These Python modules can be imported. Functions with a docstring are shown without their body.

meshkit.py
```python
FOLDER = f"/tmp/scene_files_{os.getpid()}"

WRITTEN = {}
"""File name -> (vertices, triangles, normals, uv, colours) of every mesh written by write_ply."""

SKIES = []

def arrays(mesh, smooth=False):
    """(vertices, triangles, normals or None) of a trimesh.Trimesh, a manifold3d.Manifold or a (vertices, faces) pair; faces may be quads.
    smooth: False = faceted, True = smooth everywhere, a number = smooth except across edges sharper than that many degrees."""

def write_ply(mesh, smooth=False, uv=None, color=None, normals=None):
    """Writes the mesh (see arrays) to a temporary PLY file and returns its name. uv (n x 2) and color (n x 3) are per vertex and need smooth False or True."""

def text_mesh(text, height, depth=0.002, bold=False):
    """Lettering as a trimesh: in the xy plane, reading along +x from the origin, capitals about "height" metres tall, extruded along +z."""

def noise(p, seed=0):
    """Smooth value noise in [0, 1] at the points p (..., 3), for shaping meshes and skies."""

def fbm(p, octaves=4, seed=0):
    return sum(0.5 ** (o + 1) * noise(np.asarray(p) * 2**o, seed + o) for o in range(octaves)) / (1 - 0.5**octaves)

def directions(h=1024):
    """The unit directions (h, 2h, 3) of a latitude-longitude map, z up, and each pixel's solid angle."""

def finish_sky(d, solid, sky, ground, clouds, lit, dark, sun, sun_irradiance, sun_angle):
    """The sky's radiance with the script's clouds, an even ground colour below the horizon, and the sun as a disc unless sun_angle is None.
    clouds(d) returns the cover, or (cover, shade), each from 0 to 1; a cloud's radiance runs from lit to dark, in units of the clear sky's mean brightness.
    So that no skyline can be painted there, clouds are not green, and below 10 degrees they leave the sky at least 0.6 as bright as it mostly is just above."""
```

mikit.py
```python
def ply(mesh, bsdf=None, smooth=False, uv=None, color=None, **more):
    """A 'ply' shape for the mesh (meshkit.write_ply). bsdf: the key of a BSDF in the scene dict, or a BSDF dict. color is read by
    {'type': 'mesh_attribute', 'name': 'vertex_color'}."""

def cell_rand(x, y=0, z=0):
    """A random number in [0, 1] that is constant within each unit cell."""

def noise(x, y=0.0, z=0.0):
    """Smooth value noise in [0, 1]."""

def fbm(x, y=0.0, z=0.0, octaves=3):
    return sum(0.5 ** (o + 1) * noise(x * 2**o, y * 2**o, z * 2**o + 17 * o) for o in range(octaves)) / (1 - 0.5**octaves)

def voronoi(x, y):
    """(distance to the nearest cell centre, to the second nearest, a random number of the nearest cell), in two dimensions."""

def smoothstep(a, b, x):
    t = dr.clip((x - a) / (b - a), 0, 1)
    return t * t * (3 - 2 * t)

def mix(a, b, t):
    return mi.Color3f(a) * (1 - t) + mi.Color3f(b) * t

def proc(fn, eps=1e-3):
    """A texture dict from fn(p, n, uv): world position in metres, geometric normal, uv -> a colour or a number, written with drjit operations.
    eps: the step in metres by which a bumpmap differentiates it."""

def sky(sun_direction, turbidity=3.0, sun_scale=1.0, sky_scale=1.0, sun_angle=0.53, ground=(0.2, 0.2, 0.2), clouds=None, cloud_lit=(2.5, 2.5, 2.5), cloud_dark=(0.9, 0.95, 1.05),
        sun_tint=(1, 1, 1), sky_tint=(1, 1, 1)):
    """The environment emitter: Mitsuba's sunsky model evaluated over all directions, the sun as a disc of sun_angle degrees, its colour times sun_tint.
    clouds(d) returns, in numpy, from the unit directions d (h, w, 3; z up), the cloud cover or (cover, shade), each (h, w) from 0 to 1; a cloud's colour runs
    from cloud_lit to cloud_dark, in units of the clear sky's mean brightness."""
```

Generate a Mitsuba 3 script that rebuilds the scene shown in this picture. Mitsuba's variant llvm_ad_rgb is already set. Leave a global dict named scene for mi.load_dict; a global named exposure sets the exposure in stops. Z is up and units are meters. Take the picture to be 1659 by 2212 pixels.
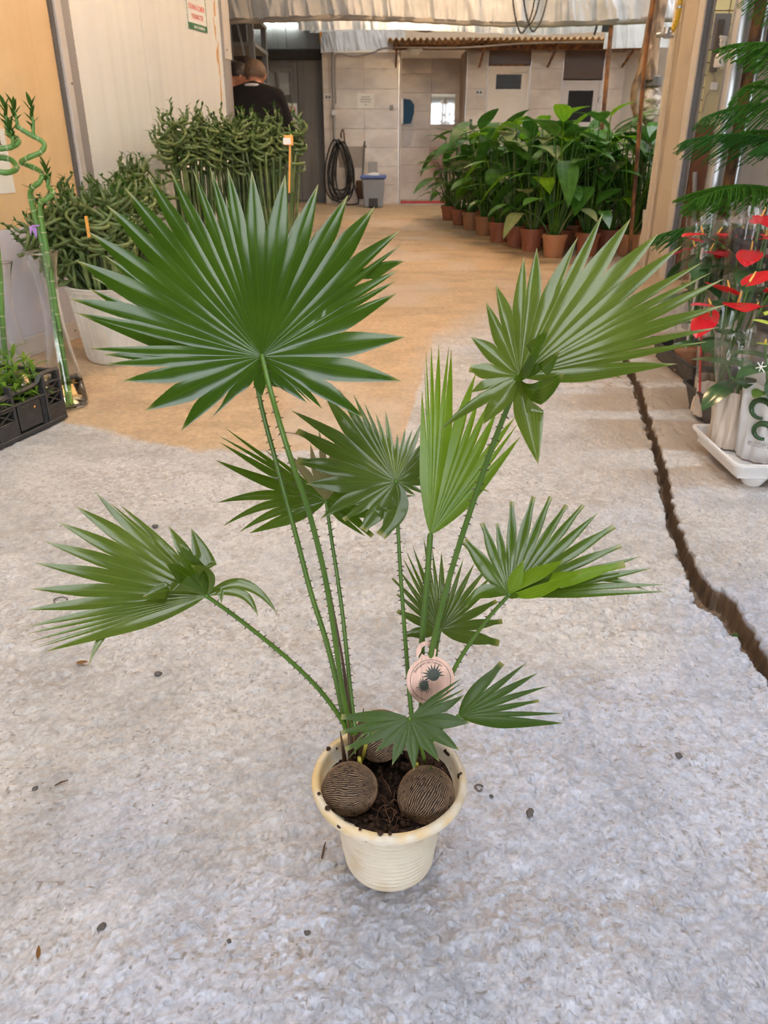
import math, random
import numpy as np, trimesh, drjit as dr
import mitsuba as mi
import mikit, meshkit
from mikit import proc, noise, fbm, voronoi, cell_rand, smoothstep, mix
import manifold3d as m3

T = mi.ScalarTransform4f
rng = np.random.default_rng(7)
scene, labels = {}, {}

# ---------------------------------------------------------------- camera
F_PX, PITCH, EYE = 1661.0, math.radians(25.66), np.array([0.0, 0.0, 1.0])
scene['camera'] = {'type': 'thinlens', 'fov': 2 * math.degrees(math.atan(829.5 / F_PX)), 'fov_axis': 'x',
                   'aperture_radius': 0.0011, 'focus_distance': 1.15, 'near_clip': 0.02, 'far_clip': 200.0,
                   'to_world': T().look_at(origin=EYE.tolist(), target=[0, math.cos(PITCH), 1 - math.sin(PITCH)], up=[0, 0, 1])}
# ---------------------------------------------------------------- sky (bright overcast), exposure
def overcast(d):
    c = 0.82 + 0.3 * (meshkit.fbm(d * 2.3 + 5.0, 4, 3) - 0.5)
    return np.clip(c, 0, 1), np.clip(1.2 * (meshkit.fbm(d * 1.7 + 9.0, 3, 11) - 0.35), 0, 1)
scene['sky'] = mikit.sky((0.35, -0.5, 0.79), turbidity=4.0, sun_scale=0.0, sky_scale=1.0, clouds=overcast,
                         cloud_lit=(1.80, 1.8, 1.82), cloud_dark=(1.30, 1.3, 1.35), ground=(0.3, 0.29, 0.28))
exposure = 5.16
LAMP = (1.0, 0.67, 0.38)      # warm grow lamps under the film roof
LAMP_POWER = 18.0

# ---------------------------------------------------------------- naming
def fresh(key):
    used = scene.keys() | labels.keys()
    if key not in used and not any(k.startswith(key + '__') for k in used):
        return key
    i = 1
    while True:
        k = f'{key}_{i:03d}'
        if k not in used and not any(u.startswith(k + '__') for u in used):
            return k
        i += 1
_count = {}
def numbered(base):
    n = _count.get(base, 0); _count[base] = n + 1
    return base if n == 0 else f'{base}_{n:03d}'
def shape(mesh, mat, smooth=False, **more): return mikit.ply(mesh, 'mat_' + mat, smooth, **more)
def put(key, mesh, mat, smooth=False, **more):
    scene[key] = shape(mesh, mat, smooth, **more); return key
def part(parent, name, mesh, mat, smooth=False, label=None, kind=None, **more):
    key = numbered(parent + '__' + name)
    put(key, mesh, mat, smooth, **more)
    if label or kind:
        labels[key] = {k: v for k, v in (('label', label), ('kind', kind)) if v}
    return key
def thing(name, label, cat, group=None, kind=None):
    key = numbered(name); labels[key] = {'label': label, 'category': cat}
    if group: labels[key]['group'] = group
    if kind: labels[key]['kind'] = kind
    return key
def single(name, label, cat, mesh, mat, smooth=False, group=None, kind=None, **more):
    key = thing(name, label, cat, group, kind); put(key, mesh, mat, smooth, **more); return key
def structure(name, label=None):
    labels[name] = {'kind': 'structure'}
    if label: labels[name]['label'] = label
    return name

# ---------------------------------------------------------------- mesh helpers
def cat(ms): return trimesh.util.concatenate([m for m in ms if m is not None])
def tm(v, f): return trimesh.Trimesh(np.asarray(v, float), np.asarray(f, int), process=False)
def move(m, xyz=(0, 0, 0), rz=0.0, rx=0.0, ry=0.0, s=1.0):
    m = m.copy()
    R = trimesh.transformations
    M = R.translation_matrix(xyz) @ R.rotation_matrix(rz, [0, 0, 1]) @ R.rotation_matrix(ry, [0, 1, 0]) @ R.rotation_matrix(rx, [1, 0, 0])
    S = np.diag([*(np.broadcast_to(s, 3)), 1.0]); m.apply_transform(M @ S); return m
def box(x0, x1, y0, y1, z0, z1, c=0.0):
    """a block, its edges chamfered by c"""
    lo, hi = np.minimum([x0, y0, z0], [x1, y1, z1]), np.maximum([x0, y0, z0], [x1, y1, z1])
    if c <= 0:
        return trimesh.creation.box(bounds=[lo, hi])
    c = min(c, 0.45 * (hi - lo).min()); p = []
    for k in range(3):
        l, h = lo + c, hi - c
        l, h = l.copy(), h.copy(); l[k], h[k] = lo[k], hi[k]
        p += [[x, y, z] for x in (l[0], h[0]) for y in (l[1], h[1]) for z in (l[2], h[2])]
    m = m3.Manifold.hull_points(np.array(p)).to_mesh()
    return tm(m.vert_properties[:, :3], m.tri_verts)
def frame_z(t):
    t = np.asarray(t, float); t = t / (np.linalg.norm(t) + 1e-12)
    a = np.cross(t, [0, 0, 1.0] if abs(t[2]) < 0.95 else [1.0, 0, 0]); a /= np.linalg.norm(a)
    return a, np.cross(t, a), t
def tube(pts, rad, sides=8, cap=True):
    p = np.asarray(pts, float); n = len(p); rad = np.broadcast_to(rad, (n,)).astype(float)
    t = np.gradient(p, axis=0); t /= np.linalg.norm(t, axis=1, keepdims=True) + 1e-12
    a, b, _ = frame_z(t[0]); A = []
    for i in range(n):
        a = a - t[i] * (a @ t[i]); a /= np.linalg.norm(a) + 1e-12
        A.append(a.copy())
    A = np.array(A); B = np.cross(t, A); th = np.arange(sides) * 2 * np.pi / sides
    v = p[:, None] + rad[:, None, None] * (np.cos(th)[None, :, None] * A[:, None] + np.sin(th)[None, :, None] * B[:, None])
    v = v.reshape(-1, 3); i, j = np.meshgrid(np.arange(n - 1), np.arange(sides), indexing='ij'); i, j = i.ravel(), j.ravel()
    q = np.stack([i * sides + j, i * sides + (j + 1) % sides, (i + 1) * sides + (j + 1) % sides, (i + 1) * sides + j], 1)
    f = np.vstack([q[:, [0, 1, 2]], q[:, [0, 2, 3]]])
    if cap:
        v = np.vstack([v, p[:1], p[-1:]]); k = np.arange(sides); c0, c1 = n * sides, n * sides + 1
        f = np.vstack([f, np.stack([k * 0 + c0, (k + 1) % sides, k], 1), np.stack([k * 0 + c1, (n - 1) * sides + k, (n - 1) * sides + (k + 1) % sides], 1)])
    return tm(v, f)
def spline(pts, n):
    p = np.asarray(pts, float); p = np.vstack([2 * p[0] - p[1], p, 2 * p[-1] - p[-2]]); k = len(p) - 3
    out = []
    for u in np.linspace(0, k, n):
        i = min(int(u), k - 1); t = u - i; a, b, c, d = p[i:i + 4]
        out.append(0.5 * (2 * b + (c - a) * t + (2 * a - 5 * b + 4 * c - d) * t * t + (3 * b - a - 3 * c + d) * t ** 3))
    return np.array(out)
def lathe(prof, seg=48, at=(0, 0, 0)):
    prof = np.asarray(prof, float); n = len(prof); th = np.arange(seg) * 2 * np.pi / seg
    v = np.stack([prof[:, None, 0] * np.cos(th), prof[:, None, 0] * np.sin(th), np.repeat(prof[:, 1:2], seg, 1)], -1).reshape(-1, 3)
    i, j = np.meshgrid(np.arange(n - 1), np.arange(seg), indexing='ij'); i, j = i.ravel(), j.ravel()
    q = np.stack([i * seg + j, i * seg + (j + 1) % seg, (i + 1) * seg + (j + 1) % seg, (i + 1) * seg + j], 1)
    return tm(v + np.asarray(at), np.vstack([q[:, [0, 1, 2]], q[:, [0, 2, 3]]]))
def grid_mesh(P):
    """quads over an (n, m, 3) array of points"""
    n, m = P.shape[:2]; i, j = np.meshgrid(np.arange(n - 1), np.arange(m - 1), indexing='ij'); i, j = i.ravel(), j.ravel()
    q = np.stack([i * m + j, (i + 1) * m + j, (i + 1) * m + j + 1, i * m + j + 1], 1)
    return tm(P.reshape(-1, 3), np.vstack([q[:, [0, 1, 2]], q[:, [0, 2, 3]]]))
def ellipsoid(c, r, sub=3, R=None):
    m = trimesh.creation.icosphere(sub); v = m.vertices * np.asarray(r)
    if R is not None: v = v @ np.asarray(R).T
    return tm(v + np.asarray(c), m.faces)
def bar(p, q, w, h, up=(0, 0, 1)):
    p, q = np.asarray(p, float), np.asarray(q, float); L = np.linalg.norm(q - p); x = (q - p) / L
    y = np.cross(up, x); y /= np.linalg.norm(y); z = np.cross(x, y)
    m = trimesh.creation.box(extents=[L, w, h]); M = np.eye(4); M[:3, :3] = np.stack([x, y, z], 1); M[:3, 3] = (p + q) / 2
    m.apply_transform(M); return m
def text_on(text, h, origin, right, up, depth=0.0015, bold=False, width=None):
    m = meshkit.text_mesh(text, h, depth, bold); m.vertices[:, 0] -= m.bounds[0][0]
    if width: m.vertices[:, 0] *= width / (m.bounds[1][0] - m.bounds[0][0])
    r, u = np.asarray(right, float), np.asarray(up, float); n = np.cross(r, u)
    m.vertices = np.asarray(origin) + m.vertices[:, :1] * r + m.vertices[:, 1:2] * u + m.vertices[:, 2:3] * n
    return m
def blade(L, W, nr=8, shape='lance', fold=0.25, droop=0.3, curl=0.0, nc=2):
    """a leaf blade along +y from the origin, face up (+z); returns (mesh, uv)"""
    P, UV = [], []
    for i in range(nr + 1):
        t = i / nr
        if shape == 'lance': w = math.sin(math.pi * min(1, t ** 0.8 * 0.98 + 0.02)) ** 0.8
        elif shape == 'strap': w = min(1, 4 * t + 0.3) * (1 - t ** 2.2)
        else: w = (math.sqrt(max(0, 1 - (1 - min(1, t / 0.34)) ** 2)) * 0.86 + 0.14) if t < 0.34 else math.cos((t - 0.34) / 0.66 * math.pi / 2) ** 0.75
        y, z = L * t, -droop * L * t * t
        row, ru = [], []
        for j in range(-nc, nc + 1):
            u = j / nc; x = W / 2 * w * u
            back = -0.22 * L * abs(u) * max(0, 1 - t / 0.25) if shape == 'heart' else 0
            row.append([x, y + back, z + fold * abs(x) - curl * x * x / W]); ru.append([0.5 + 0.5 * u, t])
        P.append(row); UV.append(ru)
    return grid_mesh(np.array(P)), np.array(UV).reshape(-1, 2)

# ---------------------------------------------------------------- materials
def rgb(c): return c if isinstance(c, dict) else {'type': 'rgb', 'value': [float(x) for x in c]}
def mat(name, c, rough=0.5, metallic=0.0, spec=0.5, bump=None, scale=1.0, **more):
    b = {'type': 'principled', 'base_color': rgb(c), 'roughness': rough, 'metallic': metallic, 'specular': spec, **more}
    if bump is not None: b = {'type': 'bumpmap', 'arbitrary': bump, 'scale': scale, 'bsdf': b}
    scene['mat_' + name] = {'type': 'twosided', 'bsdf': b}; return name
def leafmat(name, c, rough=0.3, trans=0.6, **more):
    scene['mat_' + name] = {'type': 'principledthin', 'base_color': rgb(c), 'roughness': rough, 'diff_trans': trans, 'eta': 1.5, **more}
    return name
def glossleaf(name, c, rough=0.26, trans=1.1, w=0.45, spec=0.65, coat=0.35):
    """a waxy leaf: part glossy surface, part light let through"""
    scene['mat_' + name] = {'type': 'blendbsdf', 'weight': w,
        'a': {'type': 'twosided', 'bsdf': {'type': 'principled', 'base_color': rgb(c), 'roughness': rough, 'specular': spec, 'clearcoat': coat, 'clearcoat_gloss': 0.88}},
        'b': {'type': 'principledthin', 'base_color': rgb(c), 'roughness': 0.5, 'diff_trans': trans, 'eta': 1.5}}
    return name
def C(*c): return mi.Color3f(*c)
def tint(c, k): return proc(lambda p, n, uv, c=c, k=k: C(*c) * (1 - k / 2 + k * fbm(p.x * 9, p.y * 9, p.z * 9)))
# ---------------------------------------------------------------- material library
def tan_edge(x):
    e = mi.Float(2.95)
    for x0, x1, dy in ((-1.35, -0.68, -0.35), (0.05, 0.28, 1.7), (0.28, 0.9, 1.2), (0.9, 3.0, 0.6)):
        e = e + dy * dr.clip((x - x0) / (x1 - x0), 0, 1)
    return e
def floor_col(p, n, uv):
    big, med, fine = fbm(p.x * 1.1, p.y * 1.1, 3, 3), fbm(p.x * 7, p.y * 7, 5, 3), fbm(p.x * 70, p.y * 70, 1, 3)
    c = mix((0.485, 0.50, 0.56), (0.555, 0.52, 0.48), smoothstep(0.42, 0.62, big + 0.16 * smoothstep(0.9, 1.5, p.y) - 0.05))  # warmer tint farther in paints the mix of lamp and sky light
    c = c * (0.82 + 0.18 * smoothstep(0.2, 0.62, med)) * (0.82 + 0.36 * fine)
    grit = fbm(p.x * 130 + 3, p.y * 130, 9, 2)
    c = c * (0.92 + 0.16 * smoothstep(0.25, 0.75, fbm(p.x * 190, p.y * 190, 6, 2)))  # fine grain painted in, as soft light barely shades the bumps
    smear = smoothstep(0.54, 0.72, fbm(p.x * 5, p.y * 13 + 3, 14, 3)) * smoothstep(0.44, 0.62, fbm(p.x * 95, p.y * 130, 16, 2))
    c = mix(c, (0.36, 0.30, 0.25), 0.5 * smear)
    pit = smoothstep(0.84, 0.93, noise(p.x * 150, p.y * 150, 33)) * smoothstep(0.35, 0.55, noise(p.x * 8, p.y * 8, 2))
    c = mix(c, (0.22, 0.185, 0.16), 0.65 * pit)  # dirt and shade of pits painted together as brown-grey dots
    c = mix(c, (0.24, 0.20, 0.165), 0.45 * smoothstep(0.60, 0.85, grit) * smoothstep(0.36, 0.6, med))
    c = mix(c, (0.38, 0.33, 0.28), 0.35 * smoothstep(0.50, 0.75, fbm(p.x * 26, p.y * 26, 12, 4)) * smoothstep(0.42, 0.62, fbm(p.x * 2.6, p.y * 2.6, 40, 2)))
    # earth trodden over the concrete farther in
    wob = 0.10 * (fbm(p.x * 6, p.y * 6, 2, 3) - 0.5) + 0.25 * (big - 0.5) * smoothstep(-0.2, 0.4, p.x)
    soft = 0.03 + 0.5 * smoothstep(0.0, 0.6, p.x)
    e = smoothstep(-soft, soft, p.y - tan_edge(p.x) + wob)
    streak = fbm(p.x * 3.5, p.y * 9, 8, 3)
    earth = mix((0.55, 0.385, 0.225), (0.46, 0.315, 0.185), smoothstep(0.35, 0.8, streak)) * (0.8 + 0.4 * fine)
    earth = mix(earth, (0.55, 0.45, 0.36), 0.6 * smoothstep(0.55, 0.7, fbm(p.x * 1.4, p.y * 0.9, 21, 3)))
    c = mix(c, earth, e)
    # brown stains by the crack and under the trays, and the pale joint of two slabs
    st = smoothstep(0.40, 0.56, fbm(p.x * 2.3, p.y * 6 + 4, 31, 3)) * smoothstep(0.62, 0.95, p.x) * smoothstep(2.05, 2.5, p.y) * (1 - smoothstep(4.2, 5.4, p.y))
    c = mix(c, (0.36, 0.27, 0.19), 0.8 * st)
    jn = dr.abs(p.y - 3.42 - 0.05 * (p.x - 1) - 0.03 * (med - 0.5))
    c = mix(c, (0.6, 0.58, 0.56), 0.7 * smoothstep(0.06, 0.02, jn) * smoothstep(0.55, 0.8, p.x) * smoothstep(0.3, 0.5, fine))
    # dirt in the crack
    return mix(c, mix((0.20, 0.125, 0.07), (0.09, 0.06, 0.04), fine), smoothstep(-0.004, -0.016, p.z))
def floor_bump(p, n, uv):
    return fbm(p.x * 75, p.y * 75, 0, 4) + 0.6 * fbm(p.x * 210, p.y * 210, 4, 2)
mat('concrete', proc(floor_col), 0.38, spec=0.5, bump=proc(floor_bump, 1.0e-3), scale=0.0065)
mat('earth_ground', (0.3, 0.28, 0.25), 0.9)
def streaks(c, d, k): return proc(lambda p, n, uv: mix(c, d, k * smoothstep(0.45, 0.75, fbm((p.x + p.y) * 7, (p.x - p.y) * 7, p.z * 0.7, 4))) * (0.94 + 0.12 * fbm(p.x * 3, p.y * 3, p.z * 3)))
def panel_col(p, n, uv):
    c = mix((0.80, 0.795, 0.75), (0.66, 0.66, 0.62), 0.3 * smoothstep(0.55, 0.8, fbm((p.x + 2 * p.y) * 8, 1.0, p.z * 0.8, 4)))
    c = c * (0.98 + 0.04 * noise(p.y * 30, 0, 0))
    # rust that has run down beside the corner
    s = (p.x + 1.758) * 0.235 + (p.y - 4.25) * 0.972
    w = dr.clip(0.012 + 0.035 * (p.z - 1.2), 0.006, 0.05)
    r = smoothstep(1.0, 0.55, dr.abs(s - 2.315 - 0.03 * (fbm(p.z * 9, 2, 2) - 0.5)) / w) * smoothstep(1.18, 1.3, p.z) * smoothstep(0.38, 0.5, fbm(p.z * 14, s * 40, 3))
    return mix(c, (0.60, 0.30, 0.06), 0.9 * r)
mat('panel_white', proc(panel_col), 0.35)
mat('panel_warm', streaks((0.80, 0.56, 0.30), (0.70, 0.45, 0.22), 0.5), 0.22)
mat('kick_plate', streaks((0.60, 0.59, 0.64), (0.45, 0.43, 0.45), 0.5), 0.4)
mat('trim_white', streaks((0.62, 0.57, 0.52), (0.45, 0.40, 0.36), 0.4), 0.4)
mat('trim_grey', streaks((0.34, 0.32, 0.31), (0.25, 0.22, 0.2), 0.5), 0.45)
mat('trim_dark', (0.12, 0.11, 0.1), 0.5)
def tile_col(p, n, uv):
    a = fbm(p.x * 2.4, p.y * 2.4, p.z * 3.1, 4)
    return mix((0.58, 0.49, 0.42), (0.76, 0.67, 0.58), smoothstep(0.3, 0.7, a)) * (0.93 + 0.14 * cell_rand(dr.floor(p.x / 0.6 + 0.57), dr.floor(p.z / 0.3 - 0.067)))
mat('wall_tile', proc(tile_col), 0.22)
mat('grout', (0.42, 0.36, 0.31), 0.8)
mat('edge_metal', (0.6, 0.6, 0.6), 0.3, 0.9)
mat('dark_wall', streaks((0.20, 0.195, 0.185), (0.14, 0.135, 0.125), 0.6), 0.45)
mat('dark_steel', streaks((0.23, 0.22, 0.21), (0.16, 0.15, 0.14), 0.6), 0.4)
mat('dark_roof', (0.06, 0.055, 0.05), 0.7)
mat('grey_steel', streaks((0.32, 0.32, 0.33), (0.2, 0.19, 0.18), 0.7), 0.4, 0.3)
mat('galvanised', streaks((0.62, 0.63, 0.65), (0.42, 0.41, 0.40), 0.7), 0.32, 0.85)
mat('rust', proc(lambda p, n, uv: mix((0.30, 0.13, 0.045), (0.11, 0.055, 0.035), smoothstep(0.35, 0.65, fbm(p.x * 22, p.y * 22, p.z * 9, 4)))), 0.8)
mat('door_cream', (0.74, 0.66, 0.57), 0.4)
mat('door_grey', (0.62, 0.57, 0.54), 0.4)
mat('dark_glass', (0.03, 0.03, 0.032), 0.05)
mat('tinted_panel', (0.16, 0.12, 0.10), 0.12)
mat('corrugated', proc(lambda p, n, uv: mix((0.62, 0.40, 0.19), (0.40, 0.25, 0.12), smoothstep(0.4, 0.7, fbm(p.x * 3, p.y * 3, 1, 3)))), 0.6)
mat('white_plastic', (0.72, 0.71, 0.69), 0.35)
mat('cream_plastic', (0.70, 0.64, 0.52), 0.35)
mat('black_plastic', proc(lambda p, n, uv: mix((0.022, 0.022, 0.024), (0.05, 0.046, 0.043), fbm(p.x * 40, p.y * 40, p.z * 40, 3))), 0.42)
mat('black_rubber', (0.025, 0.023, 0.022), 0.55)
mat('cable_grey', (0.38, 0.33, 0.28), 0.5)
mat('blue_lid', (0.10, 0.15, 0.42), 0.4)
mat('bin_grey', (0.27, 0.29, 0.32), 0.4)
mat('blue_translucent', (0.004, 0.05, 0.11), 0.45, spec=0.2)
mat('mirror_glass', (0.9, 0.93, 0.93), 0.02, 1.0)
mat('basin_pink', (0.55, 0.40, 0.36), 0.15)
mat('red_mat', (0.55, 0.05, 0.05), 0.7)
mat('paper', (0.82, 0.79, 0.70), 0.7)
mat('paper_white', (0.85, 0.84, 0.81), 0.6)
mat('ink_red', (0.60, 0.05, 0.035), 0.6)
mat('ink_green', (0.03, 0.16, 0.06), 0.5)
mat('ink_black', (0.03, 0.03, 0.03), 0.6)
mat('ink_brown', (0.06, 0.03, 0.022), 0.6)
mat('yellow_hose', (0.72, 0.46, 0.03), 0.35)
mat('orange_plastic', (0.80, 0.36, 0.05), 0.4)
mat('purple_ribbon', (0.45, 0.24, 0.60), 0.3)
mat('blue_tie', (0.04, 0.38, 0.62), 0.35)
mat('brown_board', (0.16, 0.06, 0.03), 0.6)
mat('beige_board', streaks((0.50, 0.45, 0.28), (0.40, 0.36, 0.22), 0.6), 0.5)
mat('beige_wall', streaks((0.50, 0.44, 0.37), (0.42, 0.36, 0.30), 0.5), 0.6)
mat('red_paint', (0.32, 0.03, 0.03), 0.4)
mat('pvc_grey', (0.14, 0.15, 0.17), 0.35)
# film and wrapping
def film_col(c): return proc(lambda p, n, uv: C(*c) * (0.62 + 0.5 * fbm(p.x * 2.2, p.y * 2.2, p.z * 5, 4)))
leafmat('roof_film', (0.50, 0.49, 0.47), 0.5, 0.4)
leafmat('front_film', (0.17, 0.165, 0.16), 0.5, 0.25)  # dim sheet of the added, unseen front roof
leafmat('draped_film', film_col((0.88, 0.88, 0.88)), 0.3, 0.55)
leafmat('bright_film', film_col((0.94, 0.96, 0.96)), 0.4, 1.2)
leafmat('roof_film_far', (0.82, 0.82, 0.80), 0.5, 0.8)
leafmat('dirty_film', proc(lambda p, n, uv: C(0.74, 0.65, 0.54) * (0.88 + 0.2 * fbm(p.x * 3, p.y * 3, p.z * 1.5, 3))), 0.35, 0.5)
leafmat('film_roll', (0.50, 0.46, 0.41), 0.4, 0.4)
leafmat('yellow_sheet', film_col((0.95, 0.88, 0.62)), 0.4, 1.3)
scene['mat_sleeve'] = {'type': 'thindielectric', 'int_ior': 1.4}
scene['mat_window_pane'] = {'type': 'thindielectric', 'int_ior': 1.5}
scene['mat_clear_glass'] = {'type': 'dielectric', 'int_ior': 1.5, 'ext_ior': 1.0}
scene['mat_water'] = {'type': 'dielectric', 'int_ior': 1.33, 'ext_ior': 1.0, 'specular_transmittance': {'type': 'rgb', 'value': [0.90, 0.80, 0.55]}}
leafmat('paper_wrap', film_col((0.92, 0.91, 0.90)), 0.5, 0.5)
mat('kraft', streaks((0.62, 0.52, 0.42), (0.45, 0.36, 0.28), 0.5), 0.7)
# pots, nuts, soil
def pot_col(p, n, uv):
    a = fbm(p.x * 30, p.y * 30, p.z * 18, 4)
    c = mix((0.75, 0.68, 0.555), (0.66, 0.55, 0.39), smoothstep(0.45, 0.75, a))
    c = mix(c, (0.72, 0.50, 0.20), 0.75 * smoothstep(0.135, 0.162, p.z) * smoothstep(0.40, 0.62, fbm(p.x * 20 + 4, p.y * 20, p.z * 20, 3)))
    c = mix(c, (0.40, 0.36, 0.20), 0.5 * smoothstep(0.62, 0.74, fbm(p.x * 14, p.y * 14 + 7, p.z * 14, 3)) * smoothstep(0.10, 0.15, p.z))
    c = mix(c, (0.05, 0.035, 0.025), smoothstep(0.755, 0.78, fbm(p.x * 80, p.y * 80, p.z * 80, 2)) * smoothstep(0.148, 0.158, p.z))
    c = mix(c, (0.50, 0.40, 0.27), 0.38 * smoothstep(0.2, -0.9, dr.sin(6.28319 * (p.z - 0.001) / 0.0090)) * smoothstep(0.128, 0.122, p.z) * smoothstep(0.3, 0.6, fbm(p.x * 40, p.y * 40, p.z * 8, 3)))  # groove shade painted between the ribs, broken up like dirt
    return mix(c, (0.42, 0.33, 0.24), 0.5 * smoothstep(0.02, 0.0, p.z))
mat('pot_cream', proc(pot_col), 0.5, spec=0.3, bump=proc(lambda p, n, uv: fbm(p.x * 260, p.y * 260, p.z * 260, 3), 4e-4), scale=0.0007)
def nut_col(p, n, uv):
    d = fbm(uv.x * 9, uv.y * 7, 0, 3)
    s = dr.sin(uv.x * 6.2832 * 34 + 7.5 * d + 3.0 * fbm(uv.x * 30, uv.y * 12, 5, 2))
    k = smoothstep(-0.15, 0.75, s) * smoothstep(0.28, 0.5, fbm(uv.x * 60, uv.y * 22, 3, 2))
    return mix((0.022, 0.014, 0.011), (0.33, 0.205, 0.115), k)
mat('nut_husk', proc(nut_col), 0.75, spec=0.2)
mat('soil', proc(lambda p, n, uv: mix((0.016, 0.010, 0.008), (0.075, 0.042, 0.026), smoothstep(0.35, 0.75, fbm(p.x * 110, p.y * 110, p.z * 110, 3)))), 0.9, spec=0.2)
mat('root', (0.16, 0.075, 0.04), 0.8)
mat('soil_clod', proc(lambda p, n, uv: mix((0.02, 0.012, 0.009), (0.085, 0.05, 0.032), fbm(p.x * 160, p.y * 160, p.z * 160, 2))), 0.95, spec=0.1)
mat('pebble', proc(lambda p, n, uv: mix((0.05, 0.042, 0.038), (0.15, 0.13, 0.115), fbm(p.x * 150, p.y * 150, p.z * 150, 2))), 0.7)
mat('twig', (0.10, 0.055, 0.03), 0.8)
mat('dry_leaf', (0.22, 0.12, 0.05), 0.6)
mat('copper_tag', proc(lambda p, n, uv: C(0.50, 0.315, 0.24) * (0.86 + 0.28 * noise(p.x * 1500, 0, 0))), 0.38, 0.35)
mat('tag_green', (0.035, 0.045, 0.03), 0.5)
mat('terracotta', streaks((0.34, 0.115, 0.06), (0.26, 0.085, 0.05), 0.6), 0.5)
mat('terracotta_tan', streaks((0.42, 0.19, 0.09), (0.34, 0.14, 0.07), 0.6), 0.5)
mat('bucket_white', proc(lambda p, n, uv: mix((0.66, 0.63, 0.55), (0.52, 0.47, 0.38), smoothstep(0.5, 0.75, fbm(p.x * 5, p.y * 5, p.z * 2, 3)))), 0.4)
mat('bark', proc(lambda p, n, uv: mix((0.34, 0.22, 0.13), (0.12, 0.075, 0.045), smoothstep(0.35, 0.65, fbm(p.x * 26, p.y * 26, p.z * 7, 4)))), 0.85)
mat('crumpled_wrap', proc(lambda p, n, uv: mix((0.62, 0.56, 0.48), (0.25, 0.2, 0.16), smoothstep(0.4, 0.65, fbm(p.x * 16, p.y * 16, p.z * 22, 3)))), 0.35)
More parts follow.
